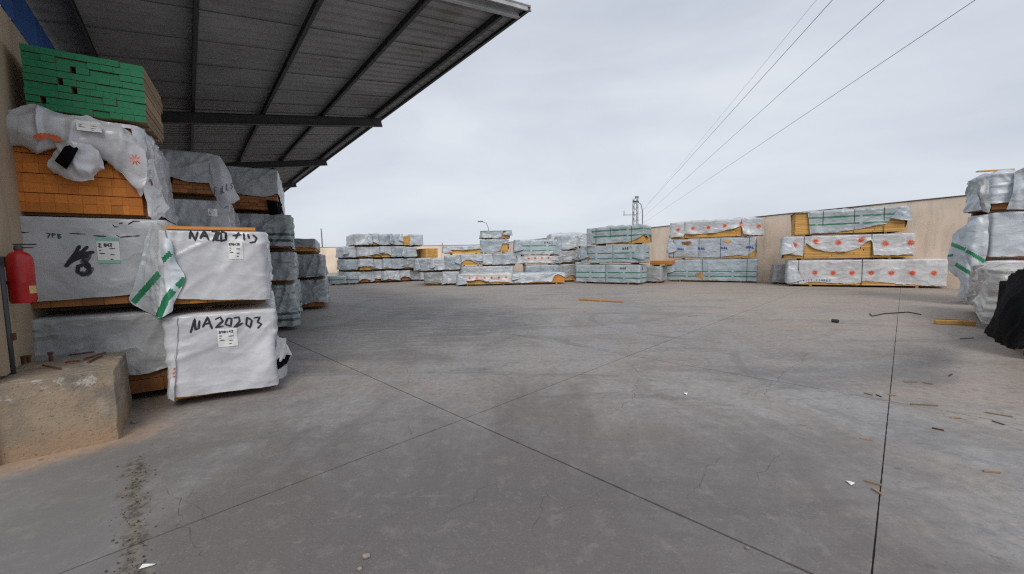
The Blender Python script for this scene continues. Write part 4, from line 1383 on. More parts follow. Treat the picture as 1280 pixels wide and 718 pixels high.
# L1d : boards with green painted ends
z4 = z3 + H1 + 0.03
gp = empty('timber_pack', P1.at(-0.37, z4), P1.rz, 'topmost left pack of boards with green painted ends', 'timber pack', GL)
for q in (0.25, .75): MB().box((0, q, 0.01), (0.9, .09, .02), tone=.2).build('bearer', 'wood_grey', gp)
Wg, Hg = 0.92, 0.66
hh = (Hg - 0.02) / 9
for i in range(9):
    x = -Wg / 2 + rng.uniform(-.004, .004)
    while x < Wg / 2 - 0.02:
        w = rng.choice((0.10, 0.10, 0.19, 0.14, 0.24))
        if x + w > Wg / 2 - 0.07: w = Wg / 2 - x + rng.uniform(-.004, .01)
        if rng.random() < 0.11 and 0 < i < 8 and w > .09 and x > -Wg / 2 + .05 and x + w < Wg / 2 - .1:
            x += 0.042
        j = rng.uniform(0, 0.03) if w > .12 else rng.uniform(0, .012)
        Lb = 1.05 + rng.uniform(-.12, .08)
        add_board(gunit, (x + w / 2, Lb / 2 + j, 0.02 + i * hh + hh / 2), (w - 0.002, Lb, hh - .0075), gp)
        x += w
# L2 near white packs
P2 = Plane(343, 490, 58.5)
r, s, zt, bh = pack(P2, 0, 0, 0, 0.0, 4.0, 'white wrapped timber pack lettered NA20203 standing on the ground', GL, 'tarp_white', 'wood_orange', s01=(-0.95, 0.0), H=1.03,
     hem={0: [(0, .04), (.3, .02), (1, .0)], 1: [(0, .0), (1, .0)]}, amp=0.042, res=0.018, seed=14, th=0.42, fs=0.6, lump=.04, hemnoise=0.01, toplump=0.005, board_th=.09)
T2 = lambda lines: px_strokes(P2, -0.95, 0, bh, lines)
lift(ribbon(s, 0, T2([[(239, 416), (244, 398), (245, 412), (249, 410), (250, 400)], [(254, 409), (260, 396), (266, 411)], [(257, 405), (264, 403)],
     [(269, 399), (276, 396), (279, 401), (270, 409), (280, 407)], [(285, 397), (282, 405), (289, 407), (290, 398), (285, 397)], [(292, 397), (299, 396), (300, 401), (292, 410), (304, 403)],
     [(309, 396), (308, 405), (313, 409), (315, 400), (309, 396)], [(317, 397), (325, 396), (322, 402), (327, 405), (322, 410)]]), 0.021, 'spray_black', r, rng=rng), bh)
u0, zz1 = uz(P2, -0.95, 0, bh, 272, 411); u1, zz0 = uz(P2, -0.95, 0, bh, 298, 431)
lift(label_sheet(s, 0, u0, u1, zz0, zz1, r, '890142', False, rng), bh)
# printed suns peeping round its corners and loose ends at the right
lift(burst(0.03, 0.42, 0.07, 1.2, r, s, 3, lft=.006), bh) if False else None
g = [[P2.pt(343, 420, -.10), P2.pt(350, 422, -.3), P2.pt(354, 424, -.6)], [P2.pt(345, 440, -.05), P2.pt(356, 440, -.25), P2.pt(362, 442, -.6)],
     [P2.pt(345, 452, -.05), P2.pt(354, 452, -.25), P2.pt(358, 450, -.6)]]
sheet('loose_end', g, 'tarp_white_sun', r, 18, 18, 0.03, 7, 21)
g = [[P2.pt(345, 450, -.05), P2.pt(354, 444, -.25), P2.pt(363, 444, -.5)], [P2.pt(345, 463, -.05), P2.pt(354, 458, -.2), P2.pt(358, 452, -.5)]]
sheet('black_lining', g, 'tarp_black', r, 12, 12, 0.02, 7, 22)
g = [[P2.pt(346, 462, -.06), P2.pt(352, 460, -.2), P2.pt(360, 455, -.4)], [P2.pt(345, 474, -.06), P2.pt(351, 473, -.2), P2.pt(357, 470, -.4)]]
sheet('loose_end', g, 'tarp_white', r, 12, 12, 0.02, 7, 23)
g = cg(P2, [[(219, 398, -.02), (222, 396, .05)], [(217, 430, .03), (222, 430, .055)], [(214, 470, .04), (219, 470, .06)], [(211, 498, .05), (218, 502, .05)]])
sheet('folded_edge', g, 'tarp_white', r, 8, 24, 0.018, 8, 24)
lift(ribbon(s, 0, T2([[(218, 461), (221, 458)], [(217, 466), (221, 463)], [(217, 470), (221, 468)]]), 0.012, 'print_orange', r, 'printed_sun', .03, rng=rng), bh)

zt2 = 1.06
r, s, zt, bh = pack(P2, 0, 0, 0, zt2, 4.0, 'white wrapped timber pack lettered NAZ0 703 on top of another white pack', GL, 'tarp_white', 'wood_orange', s01=(-0.93, -0.03), H=0.90,
     hem={0: [(0, .10), (.2, .07), (.6, .02), (1, .0)], 1: [(0, .0), (1, .0)]}, amp=0.044, res=0.018, seed=16, th=0.5, fs=0.6, lump=.04, hemnoise=0.012, toplump=0.004, board_th=.09)
T2 = lambda lines: px_strokes(P2, -0.93, zt2, bh, lines)
lift(ribbon(s, 0, T2([[(238, 299), (239, 289), (245, 301), (248, 290)], [(251, 299), (256, 289), (262, 301)], [(253, 296), (260, 295)],
     [(265, 290), (272, 289), (267, 302)], [(266, 301), (271, 299), (275, 290), (271, 301), (276, 301)], [(277, 290), (283, 292), (283, 300), (277, 302), (277, 290)],
     [(291, 295), (302, 294)], [(299, 291), (295, 299)], [(305, 292), (306, 301)], [(310, 293), (312, 299)], [(316, 294), (321, 298), (319, 303), (312, 304)]]), 0.021, 'spray_black', r, rng=rng), bh)
u0, zz1 = uz(P2, -0.93, zt2, bh, 285, 302); u1, zz0 = uz(P2, -0.93, zt2, bh, 305, 324)
lift(label_sheet(s, 0, u0, u1, zz0, zz1, r, '890138', False, rng), bh)
g = [[P2.pt(328, 318, -.06), P2.pt(332, 322, -.3)], [P2.pt(330, 336, .0), P2.pt(338, 338, -.3)], [P2.pt(330, 352, .0), P2.pt(340, 350, -.3)]]
sheet('loose_end', g, 'tarp_white_sun', r, 12, 18, 0.03, 7, 31)
# bare board lying along the top
tb = MB().box((0, 0, 0), (0.82, 0.16, 0.035), tone=.7).build('plank', 'wood_orange')
tag(tb, 'orange plank lying flat on the upper white NAZ0 pack', 'plank')
tb.location = P2.at(-0.50, zt2 + 0.90 + 0.034) - P2.n * 0.16; tb.rotation_euler = (0, 0, P2.rz)
# upper packs set back
P2u = Plane((-4.6, 6.6), None, 59)
zb = zt2 + 0.90 + 0.03
r, s, zt, bh = pack(P2u, 0, 0, 0, zb, 2.2, 'grey wrapped timber pack with small white label above the NAZ0 pack', GL, 'tarp_dull', 'wood_shade', s01=(P2u.sz(200, 270)[0], P2u.sz(284, 270)[0]), H=0.62, hem={0: [(0, 0), (1, 0)]}, amp=0.05, res=0.025, lump=.1, seed=18, th=1.3, toplump=.004)
lift(label_sheet(s, 0, 0.60, 0.72, 0.27, 0.39, r, None, False, rng), bh)
zc = zt + 0.01
r, s, zt, bh = pack(P2u, 0, 0, 0, zc, 2.2, 'grey draped timber pack with written flap below the canopy', GL, 'tarp_dull', 'wood_shade', s01=(P2u.sz(200, 215)[0], P2u.sz(266, 215)[0]), H=0.74,
     hem={0: [(0, .28), (.15, .38), (.5, .26), (1, .26)], 1: [(0, .2), (1, .1)]}, amp=0.04, res=0.022, seed=20, fs=.9, toplump=.01, board_th=.06, board_wd=.12)
g = cg(P2u, [[(263, 194, .02), (268, 194, .03), (275, 196, .0)], [(263, 212, .05), (275, 212, .10), (284, 210, .0)], [(262, 232, .06), (279, 238, .14), (293, 236, .02)], [(276, 256, .05), (287, 254, .09), (299, 247, .02)], [(279, 260, .05), (288, 255, .07), (299, 250, .02)]])
fl = sheet('hanging_flap', g, 'tarp_grey', r, 22, 26, 0.02, 5, 40)
inv = r.matrix_basis.inverted()
lst = []
for c, (x, y, w, h) in zip('FILLS', ((268, 243, 5, 9), (275, 243, 3, 8), (278, 241, 4, 8), (283, 238, 4, 8), (288, 236, 4, 7))):
    for st in FONT[c]:
        for (a, b), (c2, d2) in zip(st, st[1:]):
            pa = P2u.pt(x + a * w, y - b * h, .155); pb = P2u.pt(x + c2 * w, y - d2 * h, .155)
            lst.append((inv @ pa, inv @ pb))
mb = MB()
for a, b in lst: mb.tube([a, b], 0.006, 5)
mb.build('lettering', 'print_dark', r)['kind'] = 'stuff'
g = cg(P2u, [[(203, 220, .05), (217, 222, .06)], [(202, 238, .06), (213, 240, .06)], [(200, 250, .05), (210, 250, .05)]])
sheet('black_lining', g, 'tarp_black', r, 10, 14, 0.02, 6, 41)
# L3
P3 = Plane(368, 412, 62)
z = 0.0
r, s, z, bh = pack(P3, 0, 0, 0, z, 3.6, 'slate grey timber pack at the bottom of the column behind the white packs', GL, 'tarp_slate_stripe', 'wood_shade', s01=(-1.08, 0.03), H=1.05, hem={0: [(0, .0), (1, .0)]}, amp=0.07, res=0.03, lump=.2, seed=22, th=1.2, flare=.03)
r, s, z, bh = pack(P3, 0, 0, 0, z + .01, 3.6, 'grey timber pack marked B, second up behind the white packs', GL, 'tarp_slate', 'wood_shade', s01=(-1.08, 0.04), H=0.76, amp=0.055, res=0.03, lump=.15, seed=23, th=1.2)
lift(ribbon(s, 0, text_strokes('4B', 0.52, 0.50, 0.07, 0.10, .3, .05, rng=rng), 0.016, 'print_dark', r, rng=rng), bh)
r, s, z, bh = pack(P3, 0, 0, 0, z + .01, 3.6, 'dark crumpled timber pack with double stripe, third up behind the white packs', GL, 'tarp_slate_stripe', 'wood_shade', s01=(-1.10, 0.0), H=0.84, amp=0.09, res=0.028, lump=.25, seed=24, th=1.0, flare=.04)
r, s, z, bh = pack(P3, 0, 0, 0, z + .01, 3.6, 'grey draped timber pack topmost under the canopy edge', GL, 'tarp_dull', 'wood_shade', s01=(-1.10, -0.18), H=1.0,
     hem={0: [(0, .42), (.35, .33), (.7, .3), (.9, .34), (1, .42)], 1: [(0, .4), (1, .1)]}, amp=0.035, res=0.028, seed=25, fs=.8, toplump=.02)
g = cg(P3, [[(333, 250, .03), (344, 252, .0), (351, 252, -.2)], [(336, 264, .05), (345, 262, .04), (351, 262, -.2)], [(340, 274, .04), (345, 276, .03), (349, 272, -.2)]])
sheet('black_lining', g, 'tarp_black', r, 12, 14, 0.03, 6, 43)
# L4
P4 = Plane(405, 386, 66)
z = 0.0
r, s, z, bh = pack(P4, 0, 0, 0, z, 3.6, 'grey crumpled timber pack on the ground farthest along the canopy row', GL, 'tarp_slate', 'wood_shade', s01=(-1.02, 0.02), H=0.97, hem={0: [(0, .02), (.5, .12), (.75, .2), (1, .16)], 1: [(0, .14), (1, .05)]}, amp=0.08, res=0.035, lump=.25, seed=27, th=.9, flare=.05)
r, s, z, bh = pack(P4, 0, 0, 0, z + .01, 3.6, 'grey pleated timber pack in the middle of the farthest canopy column', GL, 'tarp_slate', 'wood_shade', s01=(-1.02, 0.0), H=0.84, hem={0: [(0, .0), (1, .03)]}, amp=0.07, res=0.035, lump=.2, seed=28, th=1.4, flare=.07)
r, s, z, bh = pack(P4, 0, 0, 0, z + .01, 3.6, 'low grey timber pack on top of the farthest canopy column', GL, 'tarp_slate', 'wood_orange', s01=(-0.98, -0.16), H=0.50, hem={0: [(0, .4), (.5, .36), (.8, .3), (1, .2)], 1: [(0, .25), (1, .1)]}, amp=0.02, res=0.05, seed=29)

# ================================================================== RIGHT SIDE STACKS ALONG THE WALL
GR = 'timber packs stacked in front of the long yard wall'
# N
PN = Plane(720, 354, 128)
z = 0.0
kw = dict(along='x', L=1.15, res=0.055, flaps=.5, th=.25, fs=1.25, hemnoise=.06)
def NP(pl, xs, H, z, label, **k):
    d = dict(kw); d.update(k)
    L = d.pop('L')
    sa = pl.sz(xs[0], 340)[0]; sb = pl.sz(xs[1], 340)[0]
    return pack(pl, 0, 0, 0, z, L, label, GR, s01=(sa, sb), H=H, **d)
def wall_text(s, r, bh, txt, u, zf, cw, ch, mat, w=0.03):
    lift(ribbon(s, 0, text_strokes(txt, u, zf, cw, ch, .3, .02, rng=rng), w, mat, r, rng=rng, lift=.012), bh)
r, s, z, bh = NP(PN, (720, 799), 1.08, 0.0, 'pale pack with green stripes on the ground, lowest of the three striped packs', mat='tarp_stripe', straps=(.5,), amp=.03, seed=50, wood='wood_pale', flaps=0, hem={0: [(0, 0), (1, 0)]})
wall_text(s, r, bh, 'HAB', s.W - 1.05, 0.74, .10, .13, 'print_dark'); lift(ribbon(s, 1, text_strokes('B', .35, .72, .14, .13, .3, .02, rng=rng), .03, 'print_dark', r, rng=rng, lift=.012), bh)
r, s, z, bh = NP(PN, (727, 802), 1.09, z, 'pale pack with green stripes in the middle of the three striped packs', mat='tarp_stripe', straps=(.12, .55,), amp=.035, seed=51, wood='wood_pale', hem={0: [(0, .02), (1, .05)]})
wall_text(s, r, bh, 'WAB', s.W - 1.05, 0.74, .10, .13, 'print_dark')
lift(torn(s, .45, .3, .16, .16, 'wood_shade', r, 3), bh)
r, s, z, bh = NP(PN, (736, 804), 1.0, z, 'striped pack with torn right end, top of the three striped packs', mat='tarp_stripe_c', straps=(.15, .42, .80), amp=.06, seed=52, wood='wood_pale',
     hem={0: [(0, .0), (.7, .05), (.8, .12), (.9, .24), (1, .42)], 1: [(0, .42), (.5, .3), (1, .5)]}, toplump=.10, flare=.05)
# grey pack and boards in the gap beside N
r, s, z, bh = NP(PN.back(1.6), (800, 826), 0.95, 0.0, 'small grey pack in the gap beside the three striped packs', mat='tarp_dull', amp=.04, seed=53, wood='wood_pale')
r, s, z, bh = NP(PN.back(1.6), (812, 836), 0.34, z, 'bundle of bare orange boards in the gap between the wall stacks', mat=None, seed=54, wood='wood_orange', board_th=.09)
# O
PO = Plane(835, 352, 122)
r, s, z, bh = NP(PO, (834, 946), 1.28, 0.0, 'pale striped pack with patched hole at the bottom of the blue lettered stack', mat='tarp_stripe_b', straps=(.42, .9), amp=.035, seed=56, wood='wood_pale', hem={0: [(0, .02), (1, .0)]})
lift(torn(s, 1.75, .3, .32, .22, 'wood_grey', r, 5), bh); lift(torn(s, 1.9, .25, .14, .2, 'wood_pale', r, 9, .03), bh)
r, s, z, bh = NP(PO, (836, 944), 1.17, z, 'pale pack with blue lettering MAL in the middle of the stack by the wall', mat='tarp_blue_print', straps=(.06, .37, .62, .93), amp=.035, seed=57, wood='wood_pale',
     hem={0: [(0, .1), (.3, .05), (.6, .05), (.8, .12), (.9, .08), (1, .35)], 1: [(0, .9), (.35, .95), (.5, .4), (1, .3)]})
for q in (.11, .36, .62, .90): wall_text(s, r, bh, 'MAL', q * s.W, .48, .11, .12, 'print_blue', .045)
for q, zz in ((.20, .98), (.17, .95), (.66, .98)): lift(torn(s, q * s.W + .15, zz - .08, .26, .13, 'wood_shade' if q < .5 else 'wood_pale', r, q * 9), bh)
r, s, z, bh = NP(PO, (838, 950), 1.0, z, 'white sheet with orange suns sagging over the topmost pack left of the beige gap', mat='tarp_sun_top', straps=(.17, .80), uvhem=.4, amp=.05, seed=58, wood='wood_pale',
     hem={0: [(0, .06), (.15, .08), (.17, .26), (.35, .2), (.55, .26), (.7, .42), (.80, .62), (.82, .1), (.9, .02), (1, -.02)], 1: [(0, 0), (1, 0)], 3: [(0, 0), (1, .05)]}, toplump=.10, flare=.12)
# P
PP = Plane(985, 358, 118)
r, s, z, bh = NP(PP, (986, 1183), 1.22, 0.0, 'long white pack with a row of orange suns on the ground', mat='tarp_sun_low', straps=(.07, .50), amp=.035, seed=60, wood='wood_pale', L=1.2,
     hem={0: [(0, -.01), (.08, .02), (.15, .10), (.4, .05), (.49, .06), (.505, .17), (.6, .12), (.75, .04), (1, .0)]}, fs=.9)
wall_text(s, r, bh, 'SWISS TIMBER', .45, .16, .075, .09, 'print_blue', .012)
r, s, z, bh = NP(PP, (979, 1140), 1.10, z, 'white sheet with orange suns hanging in a sag over the middle pack', mat='tarp_sun_mid', straps=(.17, .70), uvhem=.45, amp=.045, seed=61, wood='wood_pale', L=1.2,
     hem={0: [(0, .28), (.08, .18), (.165, .10), (.18, .72), (.26, .42), (.38, .28), (.5, .26), (.6, .40), (.67, .72), (.70, .78), (.715, .12), (.85, .08), (1, .1)], 1: [(0, .05), (1, .0)]}, flare=.06)
r, s, z, bh = NP(PP, (992, 1128), 1.12, z, 'dark striped pack with bare board ends on top of the sun printed packs', mat='tarp_stripe_c', straps=(.27, .56, .82), amp=.055, seed=62, wood='wood_pale', L=1.2,
     hem={0: [(0, .97), (.125, .97), (.14, .02), (.35, .02), (.55, .12), (.8, .30), (.84, .34), (.9, .72), (.96, .8), (1, .8)], 1: [(0, .8), (.08, .2), (.2, .05), (1, .05)], 3: [(0, .95), (1, .97)]}, toplump=.08, flare=.04)
# pale sheet over the rear row
r, s, z, bh = NP(PP.back(1.3), (1085, 1168), 1.2, 0.0, 'low grey pack standing behind the long sun printed pack', mat='tarp_pale_b', amp=.04, seed=63, wood='wood_pale')
r, s, z, bh = NP(PP.back(1.3), (1085, 1146), 1.12, z, 'grey sheeted pack behind the middle sun printed pack', mat='tarp_pale_b', amp=.05, seed=64, wood='wood_pale', flare=.1)
r, s, z, bh = NP(PP.back(1.3), (1085, 1142), 1.12, z, 'pale sheeted pack behind the dark striped top pack', mat='tarp_far', amp=.05, seed=65, wood='wood_pale', flare=.1, hem={1: [(0, .1), (1, .3)]})
r, s, z, bh = NP(PP.back(1.3), (968, 1000), 1.0, 0.0, 'dull pack half hidden behind the left end of the sun stack', mat='tarp_dull', amp=.05, seed=66, wood='wood_pale', flare=.05)

# ================================================================== FAR LEFT STACKS
GF = 'timber packs in the far left stack'
PF = Plane(433, 356, 58)
rowname = ('bottom', 'second', 'third', 'top')
ords = ('first', 'second', 'third', 'fourth', 'fifth', 'sixth', 'seventh', 'eighth')
rows = [
    [(433, 448, 'p', 0), (448, 466, 'w', .3), (466, 481, 'f', .25), (481, 497, 'w', .2), (497, 514, 'w', .35), (514, 526, 'd', 0)],
    [(430, 450, 'b', .05), (450, 466, 'f', .25), (466, 480, 'w', .05), (480, 491, 'b', .1), (491, 503, 'b', 0), (503, 520, 'd', .1)],
    [(432, 449, 'p', 0), (449, 464, 'f', .1), (464, 478, 'w', .3), (478, 491, 'f', .3), (492, 507, 'b', 0), (508, 523, 'p', 0)],
    [(446, 465, 'f', 0), (465, 476, 'f', .2), (476, 491, 'b', 0), (491, 505, 'p', 0), (505, 517, 'o', 0), (517, 532, 'p', 0)]]
mm = {'p': 'tarp_pale', 'w': 'tarp_far', 'f': 'tarp_far', 'b': 'tarp_pale_b', 'd': 'tarp_slate', 'o': None}
rz = random.Random(11)
for k, row in enumerate(rows):
    for i, (xa, xb, st, hz) in enumerate(row):
        sa, sb = PF.sz(xa, 340)[0] + .02, PF.sz(xb, 340)[0] - .02
        Hh = 0.80 + rz.uniform(-.0, .03) if k < 3 else 0.74 + rz.uniform(0, .14)
        if st == 'o':
            lb = 'bare orange board pack on the top row of the far left stack'
        else:
            lb = '%s wrapped pack, %s from left in the %s row of the far left stack' % ({'p': 'pale', 'w': 'whitish', 'f': 'whitish', 'b': 'blue-grey', 'd': 'dark grey'}[st], ords[i], rowname[k])
        yaw = rz.uniform(-.05, .05)
        pack(PF, 0, 0, 0, k * 0.845, 3.4, lb, GF, mm[st], 'wood_pale' if k != 0 else 'wood_shade', s01=(sa, sb), H=Hh, back=rz.uniform(0, .45),
             hem={0: [(0, hz * rz.uniform(.2, 1.2)), (rz.uniform(.3, .6), hz * 1.1), (1, hz * rz.uniform(.2, 1.3))]}, amp=.085, res=.09, flare=.06, board_th=.1, toplump=.05, bearer=True, hemnoise=.09, yaw=yaw, lump=.2, flaps=.55, th=rz.uniform(.3, 1.3))
r = pack(PF, 0, 0, 0, 2 * .845 - .1, 3.4, 'bare orange board pack at the right end of the far left stack', GF, None, 'wood_pale', s01=(PF.sz(533, 340)[0], PF.sz(548, 340)[0]), H=.80, board_th=.1)
pack(PF, 0, 0, 0, .845 - .1, 3.4, 'grey pack under the bare orange pack at the right end of the far left stack', GF, 'tarp_pale_b', 'wood_pale', s01=(PF.sz(524, 340)[0], PF.sz(549, 340)[0]), H=.84, amp=.04, res=.1)
pack(PF, 0, 0, 0, 0, 3.4, 'lowest grey pack at the right end of the far left stack', GF, 'tarp_pale', 'wood_pale', s01=(PF.sz(526, 340)[0], PF.sz(549, 340)[0]), H=.74, amp=.04, res=.1)
PF0 = Plane(411, 357, 74)
pack(PF0, 0, 0, 0, 0, 1.0, 'low blue-grey pack lying on the ground left of the far left stack', GF, 'tarp_stripe', 'wood_pale', along='x', s01=(0, PF0.sz(433, 350)[0]), H=.60, amp=.04, res=.09)
pack(PF0, 0, 0, 0, 0, 1.0, 'short low pack squeezed against the left foot of the far left stack', GF, 'tarp_stripe_b', 'wood_pale', along='x', s01=(PF0.sz(434, 350)[0], PF0.sz(447, 350)[0]), H=.55, amp=.04, res=.09)

# ================================================================== MIDDLE STACKS
GM = 'timber packs in the middle stacks'
PM = Plane(529, 357.5, 88)
def MP(pl, x0, x1, z, H, label, mat, L=3.0, along='y', **k):
    d = dict(amp=.06, res=.08, wood='wood_pale', flare=.05, board_th=.1, hemnoise=.08, lump=.2, flaps=.5)
    d.update(k)
    wood = d.pop('wood')
    return pack(pl, 0, 0, 0, z, L, label, GM, mat, wood, along=along, s01=(pl.sz(x0, 345)[0] + .015, pl.sz(x1, 345)[0] - .015), H=H, **d)
zM = MP(PM, 530, 554, 0, .80, 'blue-grey pack on the ground at the left foot of the middle stacks', 'tarp_slate', L=1.6, hem={0: [(0, .1), (1, .12)]})[2]
MP(PM, 555, 573, 0, .82, 'pale pack with drooping hem on the ground beside the sun printed low pack', 'tarp_pale', L=1.6, flare=.1)
MP(PM, 521, 541, zM, .84, 'pale crumpled pack at the left end of the middle stacks, second row', 'tarp_pale_b', amp=.1, L=1.6)
MP(PM, 541, 556, .83, .78, 'pale pack with folded corner, second row of the middle stacks', 'tarp_pale', amp=.1, L=1.6)
MP(PM, 556, 574, .83, .95, 'smooth blue-grey pack right of the folded corner pack, second row', 'tarp_pale_b', L=1.6)
PM1 = Plane(573, 358, 86)
r, s, z, bh = MP(PM1, 573, 640, 0, .68, 'low long pack with small red suns lying in front of the middle stacks', 'tarp_sun_small', L=1.0, along='x', hem={0: [(0, .0), (.12, .3), (.35, .45), (.6, .2), (1, .12)]}, amp=.07, flare=.12, toplump=.06)
r, s, z, bh = MP(PM1, 641, 706, 0, .66, 'low long pack torn open at its right end in front of the middle stacks', 'tarp_pale', L=1.0, along='x', hem={0: [(0, .04), (.6, .06), (.74, .1), (.80, .75), (.87, .85), (.93, .8), (1, .5)], 1: [(0, .5), (1, .1)]}, amp=.05, flare=.05, toplump=.04, wood='wood_orange')
PM2 = PM1.back(1.7)
z1 = MP(PM2, 575, 640, 0, 1.08, 'pale long pack directly behind the low sun printed pack', 'tarp_pale', along='x', L=1.1)[2]
MP(PM2, 575, 602, z1, .74, 'pale pack with exposed ends in the second row behind the sun printed pack', 'tarp_far', along='x', L=1.1, hem={0: [(0, .05), (.25, .5), (.5, .45), (.9, .1), (1, .6)]})
r = MP(PM2, 556, 603, z1 + .74, .52, 'long white topped pack over bare orange boards behind the middle stacks', 'tarp_far', along='x', L=1.1, hem={0: [(0, .5), (.5, .42), (1, .55)], 1: [(0, .5), (1, .4)]})
zz = MP(PM2, 603, 617, z1, .78, 'pale pack under the tall narrow stack, left half', 'tarp_pale', L=2.0)[2]
MP(PM2, 617, 645, z1, .78, 'crumpled pale pack beneath the torn pack of the tall narrow stack', 'tarp_pale_b', amp=.1, L=2.0)
z3_ = MP(PM2, 602, 636, zz, .86, 'torn pale pack showing boards at right in the tall narrow stack', 'tarp_pale_b', along='x', L=1.1, hem={0: [(0, 0), (.6, .0), (.72, .1), (.8, .6), (1, .7)], 1: [(0, .6), (1, .2)]})[2]
MP(PM2, 602, 639, z3_, .54, 'small striped pack with bare board end on top of the tall narrow stack', 'tarp_stripe_c', along='x', L=1.1, hem={0: [(0, .02), (.70, .02), (.76, .9), (1, .95)], 1: [(0, .95), (1, .9)]})
z1 = MP(PM2, 657, 697, 0, 1.08, 'pale pack behind the torn low pack at the foot of the middle right stack', 'tarp_pale_b', along='x', L=1.1)[2]
z2_ = MP(PM2, 648, 698, z1, .56, 'flat pack with small red suns in the middle right stack', 'tarp_sun_small', along='x', L=1.1, hem={0: [(0, .98), (.11, .98), (.14, .03), (.5, .1), (1, .0)], 3: [(0, .9), (1, .98)]})[2]
r, s, z, bh = MP(PM2, 645, 701, z2_, 1.02, 'pale striped pack on top of the middle right stack', 'tarp_stripe', along='x', L=1.1, straps=(.08, .93), amp=.05)
wall_text(s, r, bh, 'HALL', s.W * .64, .68, .12, .14, 'print_dark', .03)
z1 = MP(PM2, 699, 719, 0, 1.12, 'grey dirty pack at the ground beside the striped stack', 'tarp_dull', L=2.2, hem={0: [(0, .1), (1, .35)]})[2]
z2_ = MP(PM2, 700, 721, z1, .84, 'grey pack second up right of the middle right stack', 'tarp_dull', L=2.2)[2]
MP(PM2, 702, 722, z2_, .95, 'pale draped pack on top right of the middle right stack', 'tarp_pale', L=2.2, hem={0: [(0, -.2), (.5, .0), (1, .15)]}, amp=.08, flare=.08, toplump=.08)
PM3 = PM2.back(2.6)
z1 = MP(PM3, 700, 729, 0, 1.2, 'plain pale pack at the back between the middle and striped stacks', 'tarp_pale_b', L=2.0)[2]
z1 = MP(PM3, 701, 729, z1, .95, 'purplish grey pack second up at the back between the stacks', 'tarp_dull', L=2.0)[2]
MP(PM3, 690, 731, z1, 1.0, 'pale pack with loose dark corner high at the back between the stacks', 'tarp_far', L=2.0, toplump=.12, flare=.1, amp=.08)

# ================================================================== NEAR RIGHT GROUP
GQ = 'timber packs at the right edge'
PQ = Plane((13.0, 11.0), None, 118)
r, s, z, bh = pack(PQ, 0, 0, 0, 0, 1.2, 'white wrapped pack beneath the big blue-grey pack at the right edge', GQ, 'tarp_white', 'wood_orange', s01=(0.22, 2.2), H=1.26, amp=.05, res=.04, seed=80, flare=.06)
r, s, z, bh = pack(PQ, 0, 0, 0, z, 1.2, 'big smooth blue-grey pack with green stripes at the right edge', GQ, 'tarp_flap', 'wood_orange', s01=(0.28, 2.2), H=1.32, amp=.025, res=.04, seed=81, fs=.7)
lift(label_sheet(s, 0, .55, .85, .95, 1.16, r, None, True, rng), bh)
Q = lambda x, y, o=0.0: PQ.pt(x, y, o)
g = [[Q(1236, 268, .04), Q(1222, 272, .02), Q(1203, 283, -.3), Q(1189, 293, -.6)], [Q(1236, 300, .07), Q(1216, 303, .10), Q(1198, 308, -.2), Q(1184, 318, -.6)],
     [Q(1232, 330, .08), Q(1213, 335, .10), Q(1198, 335, -.2), Q(1184, 336, -.7)], [Q(1234, 345, .08), Q(1216, 356, .12), Q(1202, 350, -.1), Q(1192, 345, -.6)],
     [Q(1236, 352, .06), Q(1218, 368, .10), Q(1208, 362, 0), Q(1198, 350, -.5)]]
fl = sheet('hanging_flap', g, 'tarp_flap', r, 80, 70, .05, 3.0, 50)
fl.data.materials.append(MATS['print_green'])
for poly in fl.data.polygons:
    x, y = proj(r.matrix_basis @ poly.center)
    for a, b, w in (((1186, 304), (1206, 312), 5), ((1209, 314), (1230, 327), 5), ((1195, 331), (1218, 345), 5), ((1181, 321), (1191, 319), 3)):
        dx, dy = b[0] - a[0], b[1] - a[1]; l = math.hypot(dx, dy)
        t = ((x - a[0]) * dx + (y - a[1]) * dy) / l; e_ = abs((x - a[0]) * dy - (y - a[1]) * dx) / l
        if -1 < t < l + 1 and e_ < w / 2: poly.material_index = 1
r, s, z, bh = pack(PQ, 0, 0, 0, z, 1.2, 'grey crumpled pack on top of the big blue-grey pack at the right edge', GQ, 'tarp_pale', 'wood_shade', s01=(0.25, 2.2), H=1.05, hem={0: [(0, .15), (.3, .2), (.5, .3), (1, .1)]}, lump=.25, amp=.10, res=.035, seed=82, fs=.8, toplump=.12, flare=.05)
g = [[Q(1227, 226, .05), Q(1231, 224, .1), Q(1236, 228, .1)], [Q(1221, 238, .1), Q(1228, 240, .2), Q(1236, 240, .15)], [Q(1224, 250, .1), Q(1230, 252, .18), Q(1236, 254, .12)], [Q(1229, 264, .06), Q(1232, 265, .1), Q(1236, 266, .1)]]
sheet('dark_tail', g, 'tarp_slate', r, 18, 24, .06, 6, 52)
g = [[Q(1268, 216, .1), Q(1285, 208, .2)], [Q(1266, 240, .2), Q(1290, 232, .3)], [Q(1258, 262, .15), Q(1290, 262, .3)]]
sheet('loose_sheet', g, 'tarp_far', r, 16, 20, .05, 5, 53)
bd = MB().box((0, 0, 0), (0.7, 0.12, 0.03), tone=.6).build('plank', 'wood_pale'); tag(bd, 'short pale plank jutting out on top of the right edge stack', 'plank')
bd.location = PQ.at(0.42, z + 0.15) - PQ.n * .4; bd.rotation_euler = (0, 0.03, PQ.rz)
